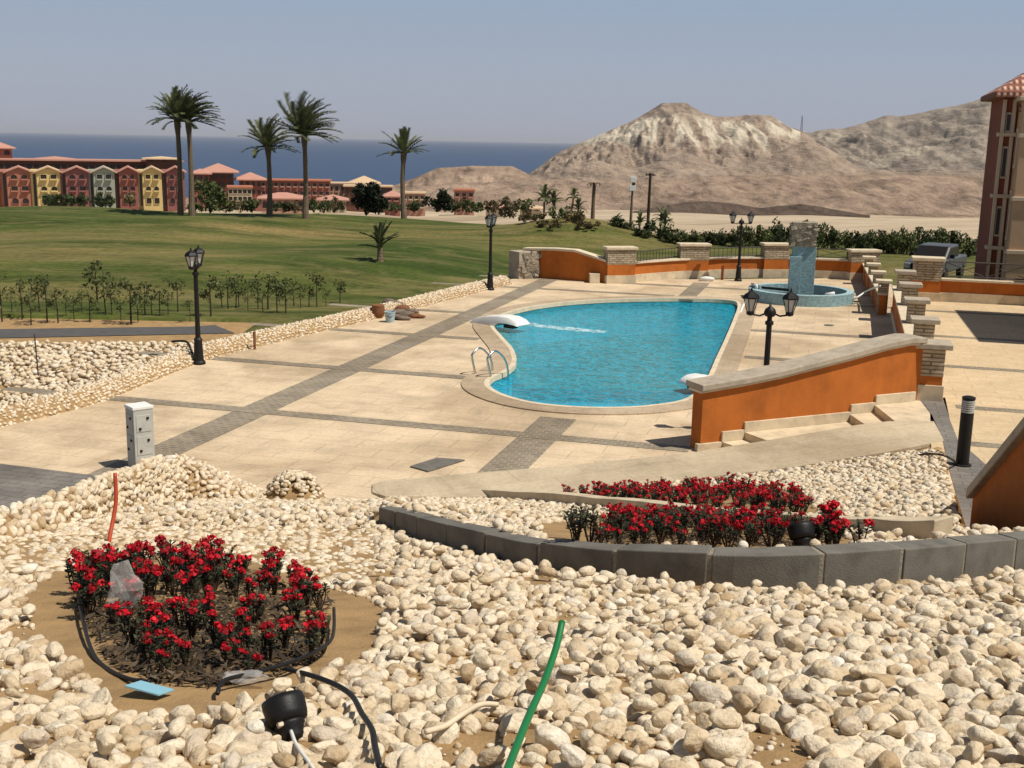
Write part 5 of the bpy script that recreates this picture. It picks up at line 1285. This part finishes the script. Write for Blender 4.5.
# fallen leaves and twigs under the plants
def litter(polys, n, label):
    mb = MB(); r = np.random.default_rng(55)
    for poly_px, cnt in polys:
        poly = [tuple(M_(*q)[:2]) for q in poly_px]; x0, x1 = min(p[0] for p in poly), max(p[0] for p in poly); y0, y1 = min(p[1] for p in poly), max(p[1] for p in poly)
        P = np.column_stack([r.uniform(x0, x1, cnt * 3), r.uniform(y0, y1, cnt * 3)]); P = P[inpolyv(P, poly)][:cnt]; zs = hz(P[:, 0], P[:, 1])
        for (x, y), z in zip(P, zs):
            a = r.uniform(0, 6.28); l = r.uniform(.012, .05); w_ = r.uniform(.003, .010); d = Vector((math.cos(a), math.sin(a), r.normal(-.15, .3))); q = Vector((-math.sin(a), math.cos(a), r.normal(0, .4))); c = Vector((x, y, z + r.uniform(.004, .03)))
            mb.add([c - d * l, c + q * w_, c + d * l, c - q * w_], [(0, 1, 2, 3)])
    o = obj('leaf_litter', mb, MT['litter'], fix=False); tag(o, label, 'leaf litter', kind='stuff')
MT['litter'] = leafmat('fallen_leaf', (.06, .042, .024), .6, 0, 0)
litter([(far_e, 1100), (mid_e, 1500), (near_e, 1500), ([(585, 530), (812, 531), (840, 540), (838, 552), (600, 550)], 1500), ([(560, 503), (700, 491), (775, 491), (815, 518), (650, 508)], 900)], 0, 'dark fallen leaves and twigs on the soil under the red plants')

# ------------------------------------------------------------------ things lying on the slope
def on_s(px, row, up=0.): p = M_(px, row); return np.array([p[0], p[1], p[2] + up])
hose('irrigation_hose', [on_s(78, 600, .03), on_s(84, 630, .03), on_s(92, 655, .02), on_s(105, 672, .02), on_s(128, 684, .02), on_s(150, 690, .03)], .008, MT['blackrub'], 'black irrigation hose curving round the left rim of the round flower bed', 'hose', 6)
hose('irrigation_hose', [on_s(218, 702, .03), on_s(225, 694, .05), on_s(262, 684, .05), on_s(300, 674, .06), on_s(328, 658, .06), on_s(334, 640, .05), on_s(334, 618, .05)], .0075, MT['blackrub'], 'black irrigation hose curving round the right rim of the round flower bed', 'hose', 6)
hose('cable', [on_s(286, 682, .05), on_s(310, 694, .07), on_s(335, 704, .07), on_s(352, 716, .07), on_s(362, 735, .07), on_s(372, 752, .07), on_s(375, 766, .06), on_s(380, 790, .06)], .009, MT['blackrub'], 'black cable running from the round flower bed down over the stones', 'cable', 8)
hose('conduit_pipe', [A(495, 800, 2.35), A(508, 768, 2.52), A(528, 718, 2.78), A(544, 682, 2.98), A(556, 648, 3.13), A(562, 622, 3.22)], .0105, mat('green_plastic', (.008, .15, .04), .4, .1, 10, 60, .1, spec=.5), 'green plastic pipe sticking up out of the foreground stones', 'pipe', 12)
tb = M_(109, 542)
hose('marker_tube', [tb - [0, 0, .1], tb, A(113, 520, tb[1] + .1), A(116, 500, tb[1] + .16), A(115, 473, tb[1] + .2)], .016, mat('orange_plastic', (.42, .06, .022), .5, .15, 10, 60, .1), 'orange red flexible tube standing in front of the pebble berm', 'tube', 8)
cd = on_s(150, 697, .02); r3 = MB().box((0, 0, 0), (.135, .085, .006)); o = single('blue_card', r3, mat('blue_paper', (.22, .42, .52), .8, .06, 12, 60, .1, obj_co=True), 'light blue paper card lying on sand at the near rim of the round bed', 'card', .001); o.location = cd + [0, 0, .012]; o.rotation_euler = (-.24, .05, -.35)
hose('pale_stick', [on_s(425, 748, .05), on_s(445, 745, .06), on_s(462, 736, .07), on_s(480, 724, .065), on_s(497, 719, .05)], .009, MT['cream'], 'pale crooked stick lying on the stones left of the green pipe', 'stick', 6)
def spot(c, aim, label, k=1.):
    t = thing('spotlight', label, 'spotlight', c); a = Vector(aim).normalized(); M4 = a.to_track_quat('Z', 'Y').to_matrix()
    def put(prof, nm, matk, n=20):
        mb = MB().lathe([(r * k, z * k) for r, z in prof], n); mb.v = [tuple(M4 @ Vector(v)) for v in mb.v]; return obj(nm, mb, MT[matk], t, smooth=True, world=False)
    put([(.012, -.07), (.030, -.068), (.036, -.055), (.038, -.03), (.045, -.022), (.045, -.012)], 'housing', 'blackrub', 28); put([(.045, -.012), (.056, -.008), (.061, .01), (.064, .045), (.062, .062), (.056, .062), (.055, .03)], 'hood', 'blackrub', 28)
    put([(.054, .034), (.02, .037)], 'lens', 'glass')
    obj('spike', MB().tube([(0, 0, -.03 * k), (.005, 0, -.14 * k)], [.014 * k, .004], 8), MT['blackrub'], t, world=False); return t
sc1 = M_(287, 738); spc = A(288, 719, sc1[1] - .0); spot(spc, (-.38, .6, .7), 'black garden spotlight lying on the foreground stones with a white cable')
hose('cable', [A(291, 731, spc[1] - .06), A(295, 742, spc[1] - .17), A(301, 752, spc[1] - .26), A(310, 764, spc[1] - .36), A(326, 790, spc[1] - .55)], .0055, MT['white'], 'white cable leading from the foreground spotlight out of the picture', 'cable', 8)
sc2 = on_s(801, 550, .06); spot(sc2 + [0, 0, .03], (-.1, .5, .8), 'black round spotlight among the red plants behind the curb', 1.35)
lump('brick_fragment', on_s(1021, 655, .03), (.06, .045, .03), mat('brick', (.34, .12, .075), .9, .2, 20, 60, .4), 'pinkish brick fragment among the stones at the right edge', 'brick', 77)
# clear crumpled plastic bag hanging in the plants, and clear scrap on the near rim
m, nt, b = newmat('clear_film'); b.inputs['Base Color'].default_value = (.75, .73, .70, 1); b.inputs['Roughness'].default_value = .25; b.inputs['Alpha'].default_value = .27; b.inputs['Specular IOR Level'].default_value = .8; MT['film'] = m
def film(name, c, s, seed, label, cat):
    V, T = ICO[3]; r = np.random.default_rng(seed); v = V.copy()
    for _ in range(14):
        n_ = r.normal(size=3) * 3.5; v *= (1 + r.uniform(-.10, .10) * np.cos(V @ n_ + r.uniform(0, 6)))[:, None]
    mb = MB(); mb.add((v * np.array(s) + np.array(c)).tolist(), T.tolist()); return single(name, mb, MT['film'], label, cat, smooth=False)
bp = M_(124, 618); film('plastic_bag', A(124, 588, bp[1] - .05), (.088, .04, .115), 4, 'crumpled clear plastic bag caught among the red plants in the round bed', 'plastic bag')
film('plastic_scrap', on_s(244, 688, .04), (.07, .025, .02), 6, 'scrap of clear plastic film on the near rim of the round bed', 'plastic scrap')

# ------------------------------------------------------------------ houses by the sea
WALLS = {k: mat('render_' + k, c, .9, .08, .3, 20, .1) for k, c in dict(rust=(.36, .15, .10), red=(.28, .105, .08), maroon=(.25, .10, .09), yellow=(.60, .46, .20), sage=(.31, .33, .265), pink=(.42, .23, .17), cream=(.52, .43, .30), brown=(.13, .055, .035), orange=(.42, .16, .07)).items()}
ROOFS = {k: mat('tiles_' + k, c, .9, .12, .6, 12, .4) for k, c in dict(pink=(.46, .24, .18), sand=(.56, .40, .25), grey=(.42, .36, .27), terra=(.40, .15, .085)).items()}
MT['dark'] = mat('dark_glass', (.018, .014, .012), .3, .1, 2, 10, 0, spec=.5)
def arch(w_, h_, arched):
    if not arched: return [(-w_ / 2, 0), (w_ / 2, 0), (w_ / 2, h_), (-w_ / 2, h_)]
    k = [(w_ / 2 * math.cos(a), h_ - w_ / 2 + w_ / 2 * math.sin(a)) for a in np.linspace(0, math.pi, 7)]; return [(-w_ / 2, 0), (w_ / 2, 0)] + k
def window(parent, x, y, z, w_, h_, arched, wall, bal=True):
    """a deep opening on a facade that faces -y: reveal frame, dark pane inside, little balcony front"""
    P = arch(w_, h_, arched); n = len(P); k = MB(); O = [(a * 1.18, (b_ - h_ / 2) * 1.12 + h_ / 2) for a, b_ in P]
    vs = [(x + a, y - .22, z + b_) for a, b_ in O] + [(x + a, y - .22, z + b_) for a, b_ in P] + [(x + a, y - .03, z + b_) for a, b_ in P] + [(x + a, y + .05, z + b_) for a, b_ in O]
    k.add(vs, [(g * n + i, g * n + (i + 1) % n, (g + 1) * n + (i + 1) % n, (g + 1) * n + i) for g in range(3) for i in range(n)])
    if bal: k.box((x, y - .5, z + .05 + h_ * .12), (w_ * 1.2, .55, h_ * .24))
    fo = obj('window', k, wall, parent, world=False)
    obj('pane', MB().add([(x + a, y - .04, z + b_) for a, b_ in P], [tuple(range(n))]), MT['dark'], fo, world=False)
def gable_house(px0, px1, d, wall, roof, label):
    c = A((px0 + px1) / 2, 208, d); W_ = (px1 - px0) / F * d * .94; ze = hgt(0.5 * (px0 + px1), 172.5, d) - c[2]; za = hgt(.5 * (px0 + px1), 168, d) - c[2]
    t = thing('gabled_house', label, 'house', c, -math.atan2(c[0], c[1]), 'coloured house fronts facing the golf course')
    hw = W_ / 2 * .8; xo = W_ * .1; D = 11
    prof = [(-hw, -3), (hw, -3), (hw, ze), (0, za), (-hw, ze)]
    vs = [(xo + a, y, b_) for y in (0, D) for a, b_ in prof]
    obj('wall', MB().add(vs, [(0, 1, 2, 3, 4), (9, 8, 7, 6, 5)] + [(i, i + 5, (i + 1) % 5 + 5, (i + 1) % 5) for i in range(5)]), WALLS[wall], t, world=False)
    lk = obj('link', MB().box((-hw * 1.05 + xo - W_ * .06, D / 2 + 1.6, (ze - 3) / 2 + 1), (W_ * .24, D, ze + 2)), WALLS[wall], t, world=False)
    obj('door_strip', MB().box((-hw * 1.05 + xo - W_ * .06, 1.56, ze * .5), (W_ * .09, .1, ze * .9)), MT['dark'], lk, world=False)
    rf = MB(); ov = W_ * .1
    for s in (-1, 1):
        e = (s * (hw + ov), ze - (za - ze) * ov / hw + .1); vs = [(xo, -.7, za + .15), (xo + e[0], -.7, e[1]), (xo + e[0], D, e[1]), (xo, D, za + .15), (xo, -.7, za + .45), (xo + e[0], -.7, e[1] + .3), (xo + e[0], D, e[1] + .3), (xo, D, za + .45)]
        rf.add(vs, [(0, 1, 2, 3), (4, 5, 6, 7), (0, 1, 5, 4), (1, 2, 6, 5), (2, 3, 7, 6)])
    rf.box((-hw * 1.05 + xo - W_ * .06, D / 2 + 1.3, ze + .25), (W_ * .34, D + .6, .3))
    obj('roof', rf, ROOFS[roof], t, world=False)
    st_ = ze / 3.05
    for fl in range(3):
        for s in (-1, 1): window(t, xo + s * hw * .42, 0, ze * .03 + st_ * fl + st_ * .28, hw * .52, st_ * .5, (fl == 1) == (wall in ('yellow', 'sage')), WALLS[wall], fl > 0)
for a in ((-22, 3, 300, 'orange', 'pink', 'orange gabled house cut by the left edge'), (3, 33, 300, 'rust', 'pink', 'rust red gabled house, second from the left edge'), (33, 62, 301, 'yellow', 'sand', 'left yellow gabled house, between two red ones'), (62, 90, 302, 'maroon', 'pink', 'dark red gabled house left of the grey green one'),
          (90, 116, 303, 'sage', 'grey', 'grey green gabled house in the row by the sea'), (116, 139, 305, 'red', 'pink', 'red gabled house right of the grey green one'), (139, 163, 306, 'yellow', 'sand', 'right yellow gabled house, near the close palm pair'), (163, 186, 308, 'maroon', 'pink', 'dark red gabled house behind the close palm pair')):
    gable_house(*a)
def block(px0, px1, top, base, d, wall, roof, label, hip=0., floors=2, cols=4, depth=10, over=.8, name='villa', band=None, openw=.6):
    c = A((px0 + px1) / 2, base, d); W_ = (px1 - px0) / F * d; H_ = hgt((px0 + px1) / 2, top, d) - c[2]; he = H_ - hip
    t = thing(name, label, 'building', c, -math.atan2(c[0], c[1]))
    obj('wall', MB().box((0, depth / 2, (he - 4) / 2), (W_, depth, he + 4)), WALLS[wall], t, world=False)
    if hip:
        a, b_ = W_ / 2 + over, depth / 2 + over; rl = max(0, a - b_) * .8
        vs = [(-a, depth / 2 - b_, he), (a, depth / 2 - b_, he), (a, depth / 2 + b_, he), (-a, depth / 2 + b_, he), (-rl, depth / 2, H_), (rl, depth / 2, H_)]
        vs2 = [(x, y, z - .3) for x, y, z in vs[:4]]
        obj('roof', MB().add(vs + vs2, [(0, 1, 5, 4), (1, 2, 5), (2, 3, 4, 5), (3, 0, 4), (6, 7, 1, 0), (7, 8, 2, 1), (8, 9, 3, 2), (9, 6, 0, 3), (9, 8, 7, 6)]), ROOFS[roof], t, world=False)
    else:
        obj('roof', MB().box((0, depth / 2 - .2, he + .2), (W_ + over, depth + over, .4)), ROOFS[roof], t, world=False)
    sh = he / floors
    for f in range(floors):
        for k in range(cols):
            window(t, -W_ / 2 + W_ * (k + .5) / cols, 0, sh * f + sh * .22, W_ / cols * openw, sh * .55, (k + f) % 2 == 0 and hip > 0, WALLS[band or wall], bool(band))
    return t
block(-40, 177, 161, 176, 345, 'brown', 'pink', 'long dark brown terrace rising behind the coloured gabled houses', 0, 1, 34, 14, 1.4, openw=.8)
block(40, 70, 156.5, 160, 350, 'brown', 'pink', 'pale roofed pavilion on the long terrace behind the left yellow house', .7, 1, 4, 10, 1.2)
block(147, 176, 156.5, 161, 350, 'brown', 'sand', 'pale roofed pavilion at the right end of the long terrace', .6, 1, 4, 10, 1.2)
block(-25, 11, 140, 166, 345, 'rust', 'pink', 'red tower with hipped roof at the left edge, above the houses', 2.2, 2, 4, 9, 1.2)
block(193, 210, 169, 205, 330, 'red', 'pink', 'narrow red villa right of the close palm pair', 1.2, 3, 3, 9)
block(205, 234, 163.5, 205, 340, 'brown', 'pink', 'tallest brown red villa with hipped pink roof, left of the shorter palm', 2.4, 4, 4, 11, 1.6)
block(240, 262, 172.5, 205, 345, 'red', 'pink', 'red villa with hipped roof behind the shorter palm', 2.0, 3, 4, 10, 1.4)
block(229, 252, 188, 209, 300, 'cream', 'terra', 'low building of stacked cream bands left of the shorter palm', 0, 3, 5, 8, .6, openw=.8)
block(255, 330, 181, 206, 370, 'red', 'terra', 'long low red row behind the biggest palm', 0, 3, 12, 10, 1., band='pink')
block(262, 304, 193, 211, 300, 'pink', 'pink', 'low pink house between the shorter and the biggest palm', 1.3, 1, 6, 8, 1.)
block(312, 362, 184, 206, 390, 'cream', 'sand', 'pale flat roofed block right of the biggest palm', 0, 2, 9, 10, .8, band='pink')
block(345, 392, 187, 206, 380, 'brown', 'sand', 'low brown block behind the large dark bush', 0, 2, 8, 10, .8)
block(352, 376, 176, 186, 430, 'cream', 'sand', 'square pavilion with pale pyramid roof above the large dark bush', 2.6, 1, 4, 9, 1.8)
block(320, 346, 195, 211, 300, 'cream', 'pink', 'small cream house with pink roof left of the large dark bush', 1.2, 2, 4, 8, .8)
block(385, 400, 191, 210, 300, 'red', 'pink', 'small red house between the large dark bush and the lone palm', 1.3, 2, 2, 8, .7, band='pink')
block(402, 425, 194, 210, 320, 'pink', 'sand', 'low pink house right of the lone palm trunk', 0, 2, 4, 8, .5, band='cream')
block(454, 474, 191, 209, 320, 'pink', 'terra', 'pink house with a roof pergola right of the dark clipped bush', 0, 2, 3, 8, .5, band='pink')
block(486, 506, 204, 210, 300, 'cream', 'pink', 'low pale roof among bushes at the right end of the houses', .8, 1, 3, 8, .8)
block(520, 540, 205, 211, 300, 'cream', 'sand', 'low pale roof behind the small palm clump', .8, 1, 3, 8, .8)

# ------------------------------------------------------------------ apartment building at the right edge, wing beyond the frame, truck
MT['bld_red'] = mat('dark_red_render', (.26, .075, .04), .9, .15, .8, 60, .3, stain=.2); MT['bld_beige'] = mat('beige_render', (.55, .36, .22), .9, .12, .8, 60, .3, stain=.2); MT['bld_trim'] = mat('pale_trim', (.60, .47, .34), .85, .1, 2, 60, .2)
def tile_mat():
    m, nt, b = newmat('clay_tiles'); wv = nt.nodes.new('ShaderNodeTexWave'); wv.inputs['Scale'].default_value = 1.3; wv.inputs['Distortion'].default_value = .3; wv.bands_direction = 'X'
    wz = nt.nodes.new('ShaderNodeTexWave'); wz.inputs['Scale'].default_value = 1.1; wz.bands_direction = 'Z'; co = wpos(nt, rot=(0, 0, AZ)); nt.links.new(co, wv.inputs[0]); nt.links.new(co, wz.inputs[0])
    mm = nt.nodes.new('ShaderNodeMath'); mm.operation = 'MULTIPLY'; nt.links.new(wv.outputs['Fac'], mm.inputs[0]); nt.links.new(wz.outputs['Fac'], mm.inputs[1])
    nt.links.new(ramp(nt, mm.outputs[0], [(.05, (.22, .085, .055)), (.35, (.48, .23, .16)), (.8, (.62, .42, .32))]), b.inputs['Base Color']); b.inputs['Roughness'].default_value = .9; bump(nt, b, mm.outputs[0], 1, .08); return m
MT['tiles'] = tile_mat()
Cm = A(984, 290, 51.5)[:2]; Cb = A(1004, 290, 49.9)[:2]; ex, ey = np.array(VV_), np.array(UV_)
heave = hgt(985, 92, 51.5)
ab = thing('apartment_building', 'tall dark red and beige apartment building with tiled roof at the right edge', 'building', (*Cm, -1.2))
def bl(name, o_, x0, x1, y0, y1, z0, z1, matk, bev=.02, par=None):
    P = [o_ + ex * x0 + ey * y0, o_ + ex * x1 + ey * y0, o_ + ex * x1 + ey * y1, o_ + ex * x0 + ey * y1]; return obj(name, MB().prism([tuple(p) for p in P], z0, z1), MT[matk], par or ab, bev)
bl('wall', Cm, 0, 16, 0, 4.5, -1.3, heave, 'bld_red'); bayd = (Cb - Cm) @ ey; bayx = (Cb - Cm) @ ex
zb = hgt(1010, 100, 49.5)
bl('bay', Cm, bayx, 16, bayd, -.002, -1.3, zb, 'bld_beige')
bl('bay_cornice', Cm, bayx - .2, 16.1, bayd - .2, .3, zb + .002, zb + .18, 'bld_trim')
for xx in (0., .40): bl('pilaster', Cm, xx - .02, xx + .13, -.16, -.002, -1.3, heave - .3, 'bld_trim')
for rw in (136, 198, 250):
    z = hgt(985, rw, 51); bl('cornice', Cm, -.12, bayx - .004, -.22, .4, z, z + .16, 'bld_trim'); bl('bay_band', Cm, bayx - .08, 16.1, bayd - .08, bayd + .3, z - .06, z + .12, 'bld_trim')
lev = [hgt(985, r_, 51) for r_ in (258, 205, 145, 110)]
for i, (ra, rb_) in enumerate(((128, 168), (190, 240), (250, 285))):
    z1, z0 = hgt(999, ra, 50.5), hgt(999, rb_, 50.5); y0, y1 = bayd + .5, -.5
    fo = bl('window', Cm, bayx - .07, bayx - .003, y0, y1, z0, z1, 'bld_trim', .01); P = [Cm + ex * (bayx - .08) + ey * (y0 + .18), Cm + ex * (bayx - .08) + ey * (y1 - .18)]
    obj('pane', MB().add([(*P[0], z0 + .15), (*P[1], z0 + .15), (*P[1], z1 - .15), (*P[0], z1 - .15)], [(0, 1, 2, 3)]), MT['dark'], ab).parent = ab
for i, (ra, rb_) in enumerate(((112, 132), (146, 178), (206, 236))):
    z1, z0 = hgt(981, ra, 51.4), hgt(981, rb_, 51.4); fo = bl('window', Cm, .16, .37, -.10, -.003, z0, z1, 'bld_trim', .01)
    P = [Cm + ex * .19 + ey * -.11, Cm + ex * .34 + ey * -.11]; o = obj('pane', MB().add([(*P[0], z0 + .08), (*P[1], z0 + .08), (*P[1], z1 - .08), (*P[0], z1 - .08)], [(0, 1, 2, 3)]), MT['dark'], ab)
ov = .45; q = [Cm + ex * -ov + ey * (-ov - .3), Cm + ex * 17 + ey * (-ov - .3), Cm + ex * 17 + ey * 5, Cm + ex * -ov + ey * 5]; rg = [Cm + ex * 3.2 + ey * 2.2, Cm + ex * 12 + ey * 2.2]
vs = [(*p, heave) for p in q] + [(*p, heave + 2.4) for p in rg] + [(*p, heave - .22) for p in q]
rfo = obj('roof', MB().add(vs, [(0, 1, 5, 4), (1, 2, 5), (2, 3, 4, 5), (3, 0, 4), (6, 7, 1, 0), (7, 8, 2, 1), (8, 9, 3, 2), (9, 6, 0, 3), (9, 8, 7, 6)]), MT['tiles'], ab)
q2 = [Cm + ex * .55 + ey * -.9, Cm + ex * bayx + ey * -.9, Cm + ex * bayx + ey * -.01, Cm + ex * .55 + ey * -.01]; zz = [hgt(1000, 108, 50.5), hgt(1000, 108, 50.5), hgt(1000, 97, 51), hgt(1000, 97, 51)]
obj('porch_roof', MB().prism([tuple(p) for p in q2], [z - .15 for z in zz], zz), MT['tiles'], ab)
S1 = G(985, 341, .6)[:2]; S2 = G(961, 311, .6)[:2]; off_ = np.array([.55, -.25]) * 6.2
w1 = S1 + off_; w2 = S2 + off_
nv = thing('villa', 'beige villa beside the terrace beyond the right edge, casting its shadow onto the paving', 'building', (*w1, .6))
dv = (w2 - w1) / np.linalg.norm(w2 - w1); rv = np.array([dv[1], -dv[0]])
obj('wall', MB().prism([tuple(w1), tuple(w1 + rv * 7), tuple(w2 + rv * 7), tuple(w2)], .55, 6.6), MT['bld_beige'], nv, .02)
obj('roof', MB().prism([tuple(w1 - dv * .2 - rv * .2), tuple(w1 + rv * 7 - dv * .2), tuple(w2 + rv * 7 + dv * .2), tuple(w2 + dv * .2 - rv * .2)], 6.601, 6.8), MT['bld_trim'], nv, .02)
for k in range(2):
    for f in range(2):
        c = w1 + dv * (1.8 + 3 * k) - rv * .03; z = 1.4 + 2.9 * f; fo = obj('window', MB().box((*c, z + .7), (.1, 1.3, 1.5), math.atan2(dv[1], dv[0]) - math.pi / 2), MT['bld_trim'], nv)
        c2 = c - rv * .03; obj('pane', MB().box((*c2, z + .7), (.1, 1.05, 1.25), math.atan2(dv[1], dv[0]) - math.pi / 2), MT['dark'], fo)

def truck(c, yaw):
    t = thing('pickup_truck', 'dark grey pickup truck parked beyond the terrace railing', 'truck', c, yaw)
    paint = mat('truck_paint', (.075, .08, .082), .4, .1, 2, 10, 0, spec=.5)
    # local x is forward
    prof = [(2.5, .45), (2.55, .95), (2.35, 1.08), (1.25, 1.16), (.45, 1.2), (-2.5, 1.18), (-2.55, .5)]
    def ex_(P, w_, m_, nm, bev=.06, par=None, y=0):
        n = len(P); vs = [(a, y - w_ / 2, b_) for a, b_ in P] + [(a, y + w_ / 2, b_) for a, b_ in P]
        return obj(nm, MB().add(vs, [tuple(range(n)), tuple(range(2 * n - 1, n - 1, -1))] + [(i, (i + 1) % n, n + (i + 1) % n, n + i) for i in range(n)]), m_, par or t, bev, world=False)
    ex_(prof, 1.85, paint, 'body', .08)
    cabn = ex_([(1.2, 1.15), (.55, 1.78), (-1.0, 1.82), (-1.25, 1.15)], 1.62, paint, 'cab', .08)
    ex_([(1.16, 1.24), (.6, 1.72), (.62, 1.76), (1.22, 1.24)], 1.42, MT['dark'], 'windscreen', .005, cabn)
    for s in (-1, 1): ex_([(.95, 1.26), (.5, 1.7), (-.9, 1.72), (-1.05, 1.26)], .02, MT['dark'], 'side_window', .003, cabn, s * .83)
    obj('grille', MB().box((2.54, 0, .85), (.06, 1.1, .26)), MT['blackrub'], t, .01, world=False); obj('bumper', MB().box((2.58, 0, .52), (.18, 1.8, .26)), MT['boxgrey'], t, .03, world=False)
    for s in (-1, 1):
        obj('headlight', MB().box((2.5, s * .74, .86), (.1, .3, .24)), MT['glass'], t, .02, world=False); obj('mirror', MB().box((.9, s * 1.02, 1.3), (.14, .22, .2)), MT['blackrub'], t, .02, world=False)
    for x in (1.6, -1.55):
        for s in (-1, 1):
            v = MB().lathe([(.2, -.12), (.36, -.12), (.39, -.08), (.39, .08), (.36, .12), (.2, .12)], 20); v.v = [(a + x, c_ + s * .86, b_ + .39) for a, b_, c_ in v.v]; w_ = obj('wheel', v, MT['blackrub'], t, world=False)
            v = MB().lathe([(.01, -.1), (.2, -.1), (.2, .125), (.01, .11)], 14); v.v = [(a + x, c_ + s * .86, b_ + .39) for a, b_, c_ in v.v]; obj('rim', v, MT['chrome'], w_, world=False)
    return t
tp_ = A(936, 262, 60); truck((tp_[0], tp_[1], hgt(936, 244, 60) - 1.82), math.radians(235))

# ------------------------------------------------------------------ air over the sea and the hills
hm = bpy.data.materials.new('haze'); hm.use_nodes = True; hn = hm.node_tree; hn.nodes.clear()
ho = hn.nodes.new('ShaderNodeOutputMaterial'); pv = hn.nodes.new('ShaderNodeVolumePrincipled'); hn.links.new(pv.outputs[0], ho.inputs['Volume'])
pv.inputs['Color'].default_value = (.80, .82, .90, 1); pv.inputs['Density'].default_value = 3e-5; pv.inputs['Anisotropy'].default_value = .1
o = obj('haze', MB().box((0, 44000, 40), (236000, 94000, 300)), hm); o['kind'] = 'stuff'
